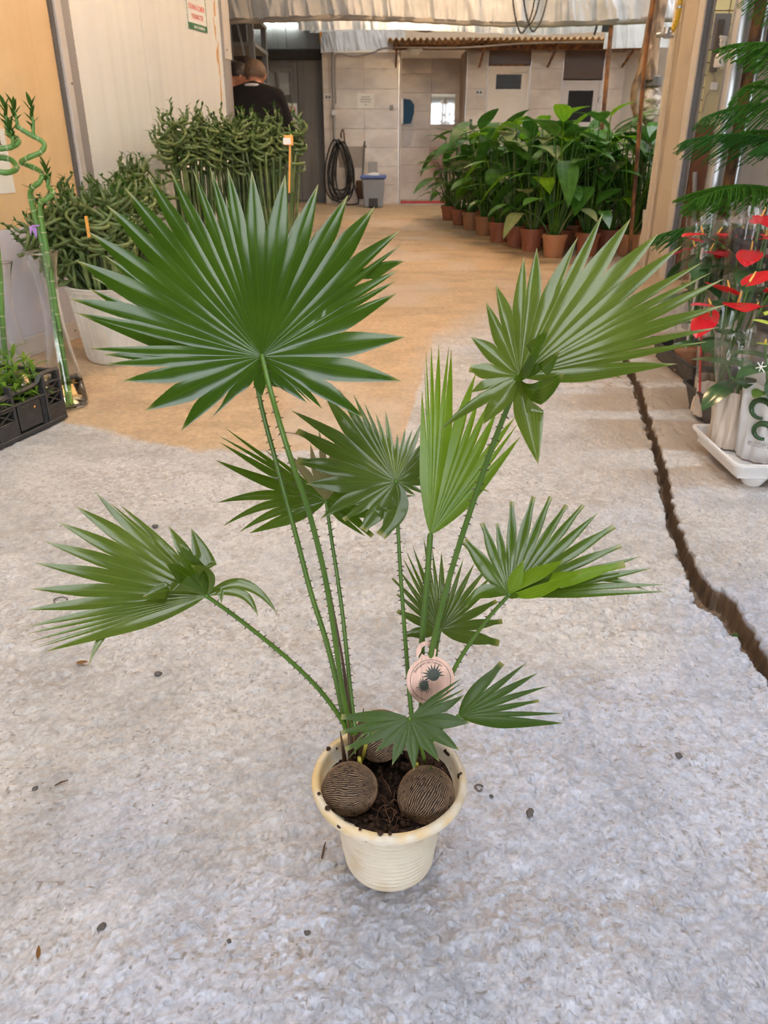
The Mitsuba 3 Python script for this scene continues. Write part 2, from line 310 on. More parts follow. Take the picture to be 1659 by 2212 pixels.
# plants: colour across (uv.x) and along (uv.y) a blade
def veined(c, d, k=0.25, mottle=0.35, lines=9.0, pale=None):
    def fn(p, n, uv):
        s = dr.sin(uv.x * 3.14159 * lines * 2)
        v = mix(c, d, smoothstep(0.35, 0.7, fbm(p.x * 14, p.y * 14, p.z * 14, 3)) * mottle * 2)
        v = v * (1 - k * 0.5 + k * smoothstep(0.2, 0.95, s))
        v = mix(v, C(*d) * 1.25, 0.7 * smoothstep(0.035, 0.0, dr.abs(uv.x - 0.5)))
        if pale: v = mix(v, pale, 0.8 * smoothstep(0.9, 1.0, uv.y))
        return v
    return proc(fn)
TIP = (0.30, 0.28, 0.08)
glossleaf('frond_deep', veined((0.036, 0.085, 0.0025), (0.052, 0.112, 0.004), pale=TIP), 0.14, w=0.42, spec=0.65, coat=0.3)
glossleaf('frond_mid', veined((0.060, 0.118, 0.006), (0.09, 0.155, 0.011), pale=TIP), 0.14, w=0.62, spec=0.9, coat=0.7)
glossleaf('frond_gloss', veined((0.065, 0.112, 0.014), (0.10, 0.155, 0.02), pale=TIP), 0.12, w=0.75, spec=1.0, coat=1.0)
glossleaf('frond_pale', veined((0.085, 0.135, 0.011), (0.135, 0.19, 0.022), pale=TIP), 0.13, w=0.6, spec=0.9, coat=0.7)
glossleaf('frond_young', veined((0.125, 0.225, 0.006), (0.165, 0.275, 0.012), pale=TIP), 0.3, 1.2, 0.35, 0.5, 0.1)
glossleaf('frond_dull', veined((0.042, 0.085, 0.008), (0.06, 0.115, 0.014), pale=TIP), 0.3, spec=0.4, coat=0.1)
leafmat('frond_dry', veined((0.20, 0.19, 0.08), (0.26, 0.21, 0.11)), 0.5, 0.5)
mat('stalk_green', proc(lambda p, n, uv: mix((0.05, 0.115, 0.010), (0.10, 0.18, 0.02), fbm(p.x * 40, p.y * 40, p.z * 12, 3))), 0.35)
mat('stalk_brown', (0.10, 0.055, 0.03), 0.7)
mat('thorn_dark', (0.055, 0.03, 0.02), 0.5)
mat('stem_yellow', (0.42, 0.36, 0.05), 0.5)
mat('cane', proc(lambda p, n, uv: mix((0.075, 0.125, 0.028), (0.17, 0.215, 0.07), smoothstep(0.3, 0.7, fbm(p.x * 12, p.y * 12, p.z * 12, 3)))), 0.32)
mat('cane_vase', proc(lambda p, n, uv: mix((0.075, 0.19, 0.03), (0.14, 0.28, 0.06), fbm(p.x * 30, p.y * 30, p.z * 9, 3))), 0.3)
mat('cane_node', (0.42, 0.42, 0.24), 0.5)
leafmat('cane_leaf', (0.05, 0.115, 0.02), 0.35, 0.6)
glossleaf('lily_leaf', veined((0.045, 0.145, 0.018), (0.075, 0.20, 0.026), 0.15, 0.4, 3), 0.28, 1.1, 0.4)
leafmat('lily_leaf_light', veined((0.13, 0.30, 0.015), (0.18, 0.36, 0.025), 0.15, 0.4, 3), 0.32, 0.9)
leafmat('lily_leaf_dusty', veined((0.20, 0.26, 0.11), (0.26, 0.30, 0.15), 0.12, 0.4, 3), 0.4, 0.5)
mat('lily_stem', (0.075, 0.19, 0.03), 0.4)
glossleaf('anth_leaf', veined((0.035, 0.085, 0.03), (0.06, 0.13, 0.048), 0.1, 0.4, 2), 0.2, 0.8)
leafmat('anth_leaf_light', veined((0.12, 0.20, 0.04), (0.17, 0.26, 0.06), 0.1, 0.4, 2), 0.3, 0.6)
glossleaf('spathe_red', (0.66, 0.022, 0.03), 0.14, 0.6)
leafmat('spathe_pink', (0.72, 0.10, 0.13), 0.2, 0.4)
leafmat('spathe_white', (0.86, 0.87, 0.78), 0.25, 0.4)
leafmat('spathe_lime', (0.62, 0.72, 0.14), 0.25, 0.5)
leafmat('leaf_cream', (0.62, 0.58, 0.28), 0.4, 0.5)
mat('spadix_yellow', (0.80, 0.55, 0.12), 0.5)
leafmat('pine_green', (0.085, 0.25, 0.035), 0.5, 0.8)
leafmat('pine_blue', (0.06, 0.20, 0.045), 0.5, 0.8)
leafmat('plug_leaf', (0.19, 0.33, 0.045), 0.4, 0.7)
leafmat('plug_leaf_light', (0.30, 0.46, 0.05), 0.4, 0.9)
# people
mat('skin', (0.50, 0.22, 0.13), 0.5)
mat('hair_brown', proc(lambda p, n, uv: mix((0.10, 0.055, 0.03), (0.16, 0.10, 0.06), noise(p.x * 160, p.y * 160, p.z * 40))), 0.6)
mat('hair_dark', proc(lambda p, n, uv: mix((0.018, 0.012, 0.01), (0.045, 0.03, 0.024), noise(p.x * 160, p.y * 160, p.z * 40))), 0.5)
mat('cloth_black', (0.014, 0.012, 0.012), 0.85, spec=0.2)
mat('cloth_grey', (0.10, 0.10, 0.11), 0.85, spec=0.2)
mat('cloth_navy', (0.03, 0.035, 0.06), 0.85, spec=0.2)
mat('cloth_white', (0.60, 0.55, 0.55), 0.8)
mat('eye_white', (0.7, 0.68, 0.65), 0.3)
mat('eye_dark', (0.03, 0.02, 0.015), 0.2)
# ================================================================ FLOOR
CRACK = np.array([  # y, left x, right x of the broken gap between the two slabs
    [0.55, 0.760, 0.800], [1.05, 0.765, 0.806], [1.326, 0.795, 0.828], [1.40, 0.795, 0.835], [1.46, 0.790, 0.842], [1.52, 0.775, 0.845],
    [1.58, 0.755, 0.850], [1.64, 0.765, 0.842], [1.68, 0.775, 0.815], [1.75, 0.785, 0.820], [1.90, 0.805, 0.842], [2.05, 0.835, 0.868],
    [2.24, 0.880, 0.915], [2.45, 0.935, 0.968], [2.65, 0.985, 1.015], [2.81, 1.010, 1.045], [3.10, 1.072, 1.105], [3.45, 1.145, 1.180],
    [3.85, 1.215, 1.250], [4.4, 1.30, 1.33], [5.2, 1.43, 1.45], [6.0, 1.53, 1.54]])
def floor_height(X, Y):
    P = np.stack([X, Y, np.zeros_like(X)], -1)
    near = np.clip(1.6 - 0.28 * Y, 0.3, 1.2)
    n1, n2, n3 = meshkit.fbm(P * 42, 3, 1), meshkit.fbm(P * 95, 2, 5), meshkit.fbm(P * 6, 3, 9)
    h = near * (0.0080 * (n1 - 0.5) * (0.25 + 1.3 * n3) + 0.0068 * (n2 - 0.5) * (0.3 + 1.2 * n3)) + 0.004 * (n3 - 0.5)
    pit = np.clip((meshkit.noise(P * 30, 3) - 0.80) / 0.2, 0, 1)
    h -= 0.0035 * pit
    j = meshkit.fbm(P * 28, 3, 21) - 0.5; j2 = meshkit.fbm(P * 28 + 40, 3, 22) - 0.5
    xl = np.interp(Y, CRACK[:, 0], CRACK[:, 1]) - 0.003 + 0.030 * j
    xr = np.interp(Y, CRACK[:, 0], CRACK[:, 2]) + 0.003 + 0.026 * j2
    s = np.minimum(X - xl, xr - X)
    s = np.where((Y < 6.0), s, -1)
    rim = np.clip(1 + s / 0.05, 0, 1) * (s < 0)
    h += rim * 0.010 * (n1 - 0.62)
    t = np.clip(s / 0.010, 0, 1)
    return h - (0.055 + 0.02 * n3) * t * t * (3 - 2 * t) + 0.012 * t * (n1 - 0.5)
xs = np.concatenate([np.linspace(-9, -3, 7)[:-1], np.linspace(-3, -1.0, 80)[:-1], np.linspace(-1.0, 0.70, 470)[:-1], np.linspace(0.70, 1.28, 170)[:-1],
                     np.linspace(1.28, 1.9, 60)[:-1], np.linspace(1.9, 4, 60)[:-1], np.linspace(4, 9, 6)])
ys = [-6.0, -3.0, -1.0, 0.0, 0.35, 0.45]
while ys[-1] < 4.6: ys.append(ys[-1] + 0.0034 * max(1, ys[-1] / 0.95))
while ys[-1] < 18: ys.append(ys[-1] * 1.015)
X, Y = np.meshgrid(xs, np.array(ys), indexing='ij')
structure('floor', 'rough pale concrete floor, tan with trodden earth farther in')
put('floor', grid_mesh(np.stack([X, Y, floor_height(X, Y)], -1)), 'concrete', True)
def floor_z(x, y): return float(floor_height(np.array([x]), np.array([y]))[0])
structure('ground_outside'); put('ground_outside', box(-40, 40, -40, 40, -0.6, -0.5), 'earth_ground')

# ================================================================ LEFT WALL (cold-room panels), at an angle
W0, WD = np.array([-1.758, 4.25]), np.array([0.235, 0.972]); WN = np.array([0.972, -0.235])
W_ROT = math.atan2(WD[1], WD[0])
def wall_pt(s, off=0.0, z=0.0): return np.array([*(W0 + s * WD + off * WN), z])
def wall_box(s0, s1, o0, o1, z0, z1, c=0.0):
    m = box(s0, s1, -o1, -o0, z0, z1, c); return move(m, (W0[0], W0[1], 0), W_ROT)
structure('wall_left', 'cold-room wall of pale insulated panels')
part('wall_left', 'panel', wall_box(0.50, 1.247, -0.1, 0.0, 0.02, 2.9, 0.003), 'panel_white')
part('wall_left', 'panel', wall_box(1.253, 2.40, -0.1, 0.0, 0.02, 2.9, 0.003), 'panel_white')
part('wall_left', 'corner_trim', wall_box(2.40, 2.52, -0.12, 0.012, 0.0, 2.9, 0.004), 'trim_grey')
part('wall_left', 'corner_flap', wall_box(2.41, 2.535, 0.012, 0.018, 1.56, 2.9, 0.002), 'trim_white')
for s, z in ((2.45, 1.62), (2.46, 2.1)): part('wall_left', 'rivet', move(ellipsoid((0, 0, 0), (0.008, 0.008, 0.008), 1), wall_pt(s, 0.016, z)), 'trim_dark')
part('wall_left', 'kick_plate', wall_box(0.50, 2.40, 0.0, 0.006, 0.0, 0.12, 0.002), 'kick_plate')
structure('door_1', 'warm cream cold-room door with a pale kick plate')
part('door_1', 'panel', wall_box(-5.0, 0.32, -0.08, 0.0, 0.62, 2.9, 0.004), 'panel_warm')
part('door_1', 'lower_panel', wall_box(-5.0, 0.32, -0.08, 0.002, 0.10, 0.62, 0.003), 'kick_plate')
part('door_1', 'kick_plate', wall_box(-5.0, 0.50, -0.06, 0.008, 0.0, 0.10, 0.003), 'trim_white')
for k in range(9): part('door_1', 'rivet', move(ellipsoid((0, 0, 0), (0.006, 0.006, 0.006), 1), wall_pt(-1.6 + 0.24 * k, 0.009, 0.05)), 'trim_dark')
part('door_1', 'frame', wall_box(0.32, 0.345, -0.08, 0.012, 0.0, 2.9), 'trim_dark')
part('door_1', 'frame', wall_box(0.345, 0.40, -0.08, 0.028, 0.0, 2.9, 0.004), 'trim_white')
part('door_1', 'frame', wall_box(0.40, 0.50, -0.08, 0.006, 0.0, 2.9), 'trim_grey')
for z in (1.28, 0.7, 1.9): part('door_1', 'rivet', move(ellipsoid((0, 0, 0), (0.006, 0.006, 0.006), 1), wall_pt(0.385, 0.028, z)), 'trim_dark')
# the no-smoking notice
sg = thing('no_smoking_sign', 'white no-smoking notice with red lettering and a green foot on the pale panel wall', 'sign')
SR, SU, SN = np.array([*WD, 0]), np.array([0, 0, 1.0]), np.array([*WN, 0])
part(sg, 'board', wall_box(1.868, 2.162, 0.001, 0.006, 1.694, 2.11, 0.001), 'paper_white')
part(sg, 'green_strip', wall_box(1.868, 2.162, 0.006, 0.0072, 1.694, 1.732), 'ink_green')
part(sg, 'border', wall_box(1.868, 1.873, 0.006, 0.0072, 1.732, 2.11), 'ink_green')
part(sg, 'border', wall_box(2.157, 2.162, 0.006, 0.0072, 1.732, 2.11), 'ink_green')
part(sg, 'lettering', text_on('SİGARA İÇMEK', 0.030, wall_pt(1.893, 0.006, 1.812), SR, SU, width=0.245), 'ink_red')
part(sg, 'lettering', text_on('YASAKTIR', 0.030, wall_pt(1.93, 0.006, 1.758), SR, SU, width=0.175), 'ink_red')
part(sg, 'strip_lettering', text_on('MEZAT SALONLARI', 0.016, wall_pt(1.955, 0.0072, 1.704), SR, SU, width=0.165), 'paper_white')
ring = tube([wall_pt(2.012 + 0.068 * math.cos(a), 0.0065, 1.945 + 0.068 * math.sin(a)) for a in np.linspace(0, 2 * np.pi, 40)], 0.0055, 6)
part(sg, 'prohibition_ring', cat([ring, bar(wall_pt(2.012 - 0.048, 0.0065, 1.945 + 0.048), wall_pt(2.012 + 0.048, 0.0065, 1.945 - 0.048), 0.004, 0.011)]), 'ink_red')
part(sg, 'cigarette', bar(wall_pt(1.955, 0.0062, 1.935), wall_pt(2.065, 0.0062, 1.935), 0.002, 0.012), 'ink_black')
nt = thing('paper_notice', 'small white paper notice on the warm cream door behind the bamboo', 'notice')
part(nt, 'sheet', wall_box(-0.62, -0.19, 0.001, 0.003, 0.78, 1.06), 'paper')
part(nt, 'lettering', text_on('DI', 0.035, wall_pt(-0.275, 0.003, 0.99), SR, SU), 'ink_brown')
part(nt, 'lettering', text_on('TAM', 0.018, wall_pt(-0.27, 0.003, 0.935), SR, SU), 'trim_grey')

# ================================================================ BACK WALL, tiled
YB = 14.9
structure('wall_back', 'back wall of beige stone-look tiles')
part('wall_back', 'core', cat([box(-1.04, 0.255, YB + 0.012, YB + 0.2, 0, 2.36), box(1.40, 1.75, YB + 0.012, YB + 0.2, 0, 2.46), box(2.47, 3.02, YB + 0.012, YB + 0.2, 0, 2.46),
     box(3.70, 4.06, YB + 0.012, YB + 0.2, 0, 2.46), box(0.24, 1.5, YB + 1.0, YB + 1.1, 0, 2.3), box(0.255, 0.28, YB + 0.0, YB + 1.0, 0, 2.4), box(1.375, 1.40, YB + 0.2, YB + 1.0, 0, 2.4)]), 'grout')
zt = [0.0] + [0.02 + 0.3 * k for k in range(1, 9)]
def tile_cols(x0, x1, joints, y, side=None):
    e = [x0] + [j for j in joints if x0 < j < x1] + [x1]
    for a, b in zip(e[:-1], e[1:]):
        for z0, z1 in zip(zt[:-1], zt[1:]):
            o = 0.002 * rng.random()
            if side is None: m = box(a + 0.002, b - 0.002, y - 0.002 - o, y + 0.014, z0 + 0.002, min(z1, 2.36) - 0.002, 0.0015)
            else: m = box(side - 0.002, side + 0.014, a + 0.002, b - 0.002, z0 + 0.002, min(z1, 2.36) - 0.002, 0.0015)
            part('wall_back', 'tile', m, 'wall_tile')
tile_cols(-1.04, 0.255, (-0.94, -0.34), YB)
tile_cols(1.40, 1.75, (), YB); tile_cols(2.47, 3.02, (), YB); tile_cols(3.70, 4.06, (), YB)
tile_cols(0.255, 1.4, (0.86,), YB + 0.99); tile_cols(YB + 0.02, YB + 0.98, (YB + 0.5,), 0, side=0.281)
for x in (0.255, 1.40, 1.75, 2.47, 3.02, 3.70): part('wall_back', 'edge_strip', box(x - 0.005, x + 0.005, YB - 0.006, YB + 0.02, 0, 2.4), 'edge_metal')
part('wall_back', 'socket_panel', box(-0.80, -0.36, YB - 0.012, YB, 0.60, 0.94, 0.003), 'grout', label='greyer patch of wall behind the broom')
# doors
structure('door_2', 'cream door with a small dark window')
part('door_2', 'frame', cat([box(1.76, 1.81, YB, YB + 0.08, 0, 2.16), box(2.42, 2.465, YB, YB + 0.08, 0, 2.16), box(1.76, 2.465, YB, YB + 0.08, 2.10, 2.16)]), 'door_cream')
part('door_2', 'leaf', cat([box(1.81, 1.90, YB + 0.02, YB + 0.06, 0, 2.1), box(2.33, 2.42, YB + 0.02, YB + 0.06, 0, 2.1), box(1.9, 2.33, YB + 0.02, YB + 0.06, 2.04, 2.1),
     box(1.9, 2.33, YB + 0.02, YB + 0.06, 1.72, 1.82), box(1.9, 2.33, YB + 0.035, YB + 0.06, 0, 1.72)]), 'door_cream')
part('door_2', 'pane', box(1.90, 2.33, YB + 0.035, YB + 0.045, 1.82, 2.04), 'dark_glass')
part('door_2', 'closer_arm', bar((2.12, YB - 0.02, 2.075), (2.40, YB - 0.02, 2.09), 0.03, 0.03), 'cream_plastic')
part('door_2', 'transom_panel', box(1.77, 2.46, YB + 0.02, YB + 0.05, 2.19, 2.46), 'tinted_panel')
part('door_2', 'transom_frame', cat([box(1.75, 1.77, YB, YB + 0.06, 2.16, 2.46), box(2.45, 2.47, YB, YB + 0.06, 2.16, 2.46), box(1.75, 2.47, YB, YB + 0.06, 2.16, 2.19)]), 'rust')
structure('door_3', 'grey-white door with a large dark pane')
part('door_3', 'frame', cat([box(3.03, 3.07, YB, YB + 0.08, 0, 1.95), box(3.655, 3.70, YB, YB + 0.08, 0, 1.95), box(3.03, 3.70, YB, YB + 0.08, 1.91, 1.95)]), 'door_grey')
part('door_3', 'leaf', cat([box(3.07, 3.15, YB + 0.02, YB + 0.06, 0, 1.91), box(3.575, 3.655, YB + 0.02, YB + 0.06, 0, 1.91), box(3.15, 3.575, YB + 0.02, YB + 0.06, 1.80, 1.91),
     box(3.15, 3.575, YB + 0.03, YB + 0.06, 0, 1.32)]), 'door_grey')
part('door_3', 'pane', box(3.15, 3.575, YB + 0.035, YB + 0.045, 1.32, 1.80), 'dark_glass')
part('door_3', 'transom_panel', box(3.04, 3.69, YB + 0.02, YB + 0.05, 1.97, 2.46), 'tinted_panel')
part('door_3', 'transom_frame', cat([box(3.02, 3.04, YB, YB + 0.06, 1.95, 2.46), box(3.69, 3.71, YB, YB + 0.06, 1.95, 2.46)]), 'rust')
lk = thing('padlock', 'grey padlock on the edge of the grey-white door', 'padlock')
part(lk, 'body', box(3.66, 3.70, YB - 0.03, YB, 1.62, 1.68, 0.006), 'edge_metal'); part(lk, 'shackle', tube([(3.68 + 0.014 * math.cos(a), YB - 0.015, 1.68 + 0.028 * math.sin(a)) for a in np.linspace(0, np.pi, 9)], 0.004, 6), 'edge_metal')
structure('threshold'); put('threshold', box(0.29, 1.38, YB - 0.25, YB + 0.98, -0.02, 0.02, 0.004), 'grout')
single('red_mat', 'red mat on the threshold of the washbasin recess', 'mat', box(0.30, 1.37, YB - 0.12, YB + 0.3, 0.02, 0.035, 0.004), 'red_mat')
# beyond the doors
structure('wall_rear'); put('wall_rear', box(1.4, 4.1, YB + 0.3, YB + 0.35, 0, 2.6), 'dark_wall')
# corrugated lean-to roof
def corrugated(x0, x1, y0, y1, z0, z1, pitch=0.095, amp=0.022, per=8):
    x = np.linspace(x0, x1, int((x1 - x0) / pitch * per)); a = amp * np.cos(2 * np.pi * x / pitch)
    Pt = np.stack([np.stack([x, 0 * x + y0, z0 + a], -1), np.stack([x, 0 * x + y1, z1 + a], -1)], 1)
    up = grid_mesh(Pt); lo = grid_mesh(Pt - [0, 0, 0.007]); lo.invert()
    return cat([up, lo, grid_mesh(np.stack([Pt[:, 0], Pt[:, 0] - [0, 0, 0.007]], 1))])
structure('roof_porch', 'tan corrugated lean-to roof over the doors')
for k in range(5):
    part('roof_porch', 'sheet', corrugated(0.06 + 0.9 * k, 0.06 + 0.9 * k + 0.94, 13.9, 16.0, 2.45 + 0.004 * k, 2.52 + 0.004 * k), 'corrugated')
part('roof_porch', 'beam', box(0.15, 4.4, 14.5, 14.56, 2.36, 2.43), 'rust')
for x in (0.2, 1.6, 2.75, 4.0): part('roof_porch', 'bracket', cat([bar((x, 14.05, 2.40), (x, 14.9, 2.40), 0.035, 0.05), bar((x, 14.1, 2.40), (x, 14.88, 2.15), 0.03, 0.03)]), 'rust')
structure('wall_back_side'); put('wall_back_side', box(4.06, 7.0, YB + 0.1, YB + 0.2, 0, 3.2), 'beige_wall')
structure('wall_upper'); put('wall_upper', box(-1.04, 4.2, 16.0, 16.1, 2.3, 3.3), 'dirty_film')

# ================================================================ DARK PASSAGE at the left
structure('wall_passage', 'dark grey passage wall')
part('wall_passage', 'core', box(-4.0, -1.04, 15.3, 15.4, 0, 3.2), 'dark_wall')
for k in range(4): part('wall_passage', 'panel', box(-3.0 + 0.5 * k + 0.004, -2.5 + 0.5 * k - 0.004, 15.27, 15.3, 0.05, 2.28, 0.004), 'dark_steel')
part('wall_passage', 'beam', box(-4.0, -1.04, 15.2, 15.3, 2.28, 2.42), 'dark_roof')
for k in range(3): part('wall_passage', 'upper_panel', box(-2.9 + 0.62 * k + 0.004, -2.28 + 0.62 * k - 0.004, 15.27, 15.3, 2.44, 3.1, 0.004), 'grey_steel')
part('wall_passage', 'side', box(-4.05, -4.0, 6.8, 15.4, 0, 3.2), 'dark_wall')
part('wall_passage', 'end', box(-1.045, -1.04, 14.9, 15.3, 0, 3.0), 'dark_wall')
structure('ceiling_passage'); put('ceiling_passage', box(-4.05, -0.95, 6.9, 15.4, 2.95, 3.05), 'dark_roof')
structure('window_1', 'bright pane at the end of the passage')
part('window_1', 'pane', box(-2.12, -1.62, 15.24, 15.25, 1.75, 2.10), 'bright_film')
part('window_1', 'frame', cat([box(-1.86, -1.82, 15.2, 15.24, 0.9, 2.15), box(-2.16, -2.12, 15.2, 15.25, 0.9, 2.15), box(-1.62, -1.58, 15.2, 15.25, 0.9, 2.15), box(-2.16, -1.58, 15.2, 15.25, 2.10, 2.15)]), 'dark_steel')
wl = thing('wall_lamp', 'long tube lamp high on the passage wall', 'lamp')
part(wl, 'tube', tube([(-2.35, 15.2, 2.80), (-1.45, 15.2, 2.78)], 0.022, 10), 'white_plastic', emitter={'type': 'area', 'radiance': {'type': 'rgb', 'value': [0.5, 0.55, 0.5]}})
part(wl, 'holder', box(-2.4, -1.4, 15.22, 15.28, 2.78, 2.84, 0.004), 'grey_steel')
us = thing('notice_board', 'white notice with red letters and a round red mark in the dark passage', 'sign')
part(us, 'board', box(-2.0, -1.52, 15.17, 15.19, 1.05, 1.62), 'paper_white')
part(us, 'lettering', text_on('U  PD', 0.11, (-1.95, 15.17, 1.46), (1, 0, 0), (0, 0, 1), width=0.40), 'ink_red')
part(us, 'green_line', box(-2.0, -1.52, 15.165, 15.17, 1.40, 1.425), 'ink_green')
part(us, 'round_mark', tube([(-1.72 + 0.085 * math.cos(a), 15.165, 1.25 + 0.085 * math.sin(a)) for a in np.linspace(0, 2 * np.pi, 24)], 0.014, 6), 'ink_red')
part(us, 'red_foot', box(-2.0, -1.52, 15.165, 15.17, 1.05, 1.13), 'ink_red')
sf = thing('steel_rack', 'dark steel rack frame standing in the passage behind the men', 'rack')
for x, y in ((-2.25, 9.6), (-1.42, 9.6), (-2.25, 10.6), (-1.42, 10.6)): part(sf, 'post', box(x - 0.03, x + 0.03, y - 0.03, y + 0.03, 0, 2.24, 0.004), 'dark_steel')
for z in (0.6, 1.3, 1.95, 2.22): part(sf, 'shelf', box(-2.3, -1.38, 9.58, 10.62, z - 0.02, z + 0.02, 0.004), 'dark_steel')
for a, b in (((-1.98, 9.52, 2.03), (-1.62, 9.52, 1.98)), ((-1.62, 9.52, 2.14), (-1.62, 9.52, 1.70)), ((-1.62, 9.52, 1.70), (-1.50, 9.52, 1.72)), ((-1.55, 9.52, 2.14), (-1.47, 9.52, 1.74))): part(sf, 'rail', bar(a, b, 0.02, 0.025, (0, 1, 0)), 'grey_steel')
for k in range(3): part(sf, 'box', box(-2.2 + 0.25 * k, -1.98 + 0.25 * k, 9.7, 10.2, 1.97, 2.12 + 0.02 * k, 0.006), 'trim_dark')
structure('wall_cream'); put('wall_cream', box(-2.9, -1.75, 8.4, 8.5, 0, 2.02), 'beige_wall')

# ================================================================ RIGHT SIDE
structure('post_steel', 'grey steel post at the edge of the sheeted wall')
part('post_steel', 'flange', box(2.266, 2.280, 6.44, 6.56, 0, 3.1, 0.003), 'trim_white'); part('post_steel', 'web', box(2.28, 2.332, 6.49, 6.51, 0, 3.1, 0.003), 'grey_steel')
part('post_steel', 'flange', box(2.330, 2.342, 6.44, 6.56, 0, 3.1, 0.003), 'grey_steel')
part('post_steel', 'brace', tube([(2.36, 6.38, 0.80), (2.47, 6.38, 0.05)], 0.018, 8), 'grey_steel')
def sheet_folds(x, y0, y1, z0, z1, seed, amp=0.02, n=60, m=40):
    yy, zz = np.meshgrid(np.linspace(y0, y1, n), np.linspace(z0, z1, m), indexing='ij')
    d = amp * (meshkit.fbm(np.stack([yy * 5, zz * 0.8, 0 * yy + seed], -1), 2, seed) - 0.5) * 2
    return np.stack([x + d, yy, zz], -1)
structure('wall_right', 'short wall hung with dusty plastic film')
part('wall_right', 'core', box(2.31, 2.345, 6.56, 7.15, 0, 3.1), 'beige_wall')
part('wall_right', 'film', grid_mesh(sheet_folds(2.285, 6.52, 7.18, 0.0, 3.1, 4, 0.003)), 'dirty_film', True)
for y in (6.95,): part('wall_right', 'batten', tube([(2.262, y, 0), (2.255, y, 1.3), (2.25, y, 3.1)], 0.014, 8), 'dirty_film', True)
structure('wall_side', 'beige wall at the right'); put('wall_side', box(2.78, 6.0, 6.9, 7.0, 0, 1.66), 'beige_wall')
structure('wall_side_upper'); put('wall_side_upper', box(3.02, 6.0, 7.5, 7.6, 0.5, 3.2), 'dark_roof')  # black panel painted to stand in for the shaded interior beyond
structure('window_2', 'sunlit yellowish sheet behind wire mesh')
part('window_2', 'sheet', box(2.45, 3.02, 7.30, 7.305, 1.0, 3.1), 'yellow_sheet')
part('window_2', 'wire_mesh', cat([tube([(2.45, 7.27, z), (3.0, 7.27, z)], 0.004, 4) for z in np.arange(1.05, 2.3, 0.09)] + [tube([(x, 7.27, 1.0), (x + 0.03, 7.27, 2.4)], 0.004, 4) for x in np.arange(2.5, 3.0, 0.12)]), 'rust', kind='stuff')
structure('board_beige'); put('board_beige', box(2.345, 2.485, 6.40, 6.42, 1.12, 1.48, 0.003), 'beige_board')
structure('board_brown'); put('board_brown', box(2.345, 2.60, 6.42, 6.46, 0.0, 1.13, 0.003), 'brown_board')
structure('beam_red'); put('beam_red', bar((2.6, 6.0, 1.52), (4.2, 6.0, 1.56), 0.05, 0.06), 'red_paint')
structure('beam_red_upper'); put('beam_red_upper', bar((2.2, 5.0, 1.72), (4.0, 5.0, 1.78), 0.06, 0.06), 'red_paint')

# ================================================================ ROOF
structure('roof_film', 'translucent plastic roof'); ROOF_Z = 3.05
part('roof_film', 'sheet', box(-7, 2.4, 2.6, 9.4, ROOF_Z + 0.15, ROOF_Z + 0.155), 'roof_film')
part('roof_film', 'sheet', box(2.4, 7, 2.6, 7.0, ROOF_Z + 0.15, ROOF_Z + 0.155), 'roof_film')
part('roof_film', 'sheet', box(-7, 7, 9.4, 18, ROOF_Z + 0.15, ROOF_Z + 0.155), 'roof_film_far')
structure('roof_front', 'milky front roof with open gaps')  # unseen roof added to keep leaf reflections dark; gaps make the highlights
for x0, x1, y0, y1 in ((-7, -1.15, -3.0, 2.6), (-0.4, 0.5, -3.0, 2.6), (1.4, 7, -3.0, 2.6), (-7, 7, -6.0, -3.0), (-1.15, -0.4, -3.0, -1.2), (0.5, 1.4, -3.0, -1.2)): part('roof_front', 'sheet', box(x0, x1, y0, y1, 3.3, 3.305), 'front_film')
structure('wall_front'); put('wall_front', cat([box(-7, -3.6, -6.1, -6.0, 0, 3.35), box(3.6, 7, -6.1, -6.0, 0, 3.35), box(-3.6, 3.6, -6.1, -6.0, 2.5, 3.35)]), 'beige_wall')
structure('wall_far_left'); put('wall_far_left', box(-7.1, -7.0, -6, 18, 0, 3.3), 'beige_wall')
structure('wall_far_right'); put('wall_far_right', box(7.0, 7.1, -6, 18, 0, 3.3), 'beige_wall')
for x in (-6, -3, 0, 3, 6): part('roof_film', 'rafter', bar((x, 2.6, ROOF_Z + 0.1), (x, 18, ROOF_Z + 0.1), 0.05, 0.08), 'grey_steel')
# pleated film curtain rolled up under a beam
def drape(x0, x1, y, z0, z1, seed, amp=0.05, n=240, m=26, lean=0.0):
    x, z = np.meshgrid(np.linspace(x0, x1, n), np.linspace(z0, z1, m), indexing='ij'); t = (z - z0) / (z1 - z0)
    f = meshkit.fbm(np.stack([x * 5.5 + 0.8 * t, t * 0.7, 0 * x + seed], -1), 4, seed) - 0.5
    sag = 0.025 * np.sin((x - x0) * 1.5) + 0.03 * (meshkit.fbm(np.stack([x * 0.9, 0 * x, 0 * x + 2.0 + seed], -1), 2, 3) - 0.5)
    r = 1 - np.abs(2 * meshkit.fbm(np.stack([x * 9 + 1.5 * t, t * 1.1, 0 * x + 3.3 + seed], -1), 3, seed + 7) - 1)
    return np.stack([x, y + lean * t + amp * 2 * f * (1 - 0.3 * t) - 1.1 * amp * r ** 3, z + sag * (1 - t)], -1)
structure('curtain_film', 'rolled-up plastic film curtain in pleats')
part('curtain_film', 'sheet', grid_mesh(drape(-1.75, 2.9, 9.0, 2.10, 2.9, 2, 0.11, n=560)), 'draped_film', True)
Z = drape(-1.75, 2.9, 9.0, 2.10, 2.9, 2, 0.03)[:, 0]
part('curtain_film', 'roll', tube(np.array([[q[0], q[1], q[2] - 0.01] for q in Z[::3]]), 0.024 + 0.010 * rng.random(len(Z[::3])), 10), 'film_roll', True)
structure('film_sheet', 'bright plastic film sloping behind the curtain')
part('film_sheet', 'sheet', grid_mesh(drape(-1.04, 2.25, 11.0, 2.22, 3.05, 5, 0.05, lean=-0.5)), 'bright_film', True)
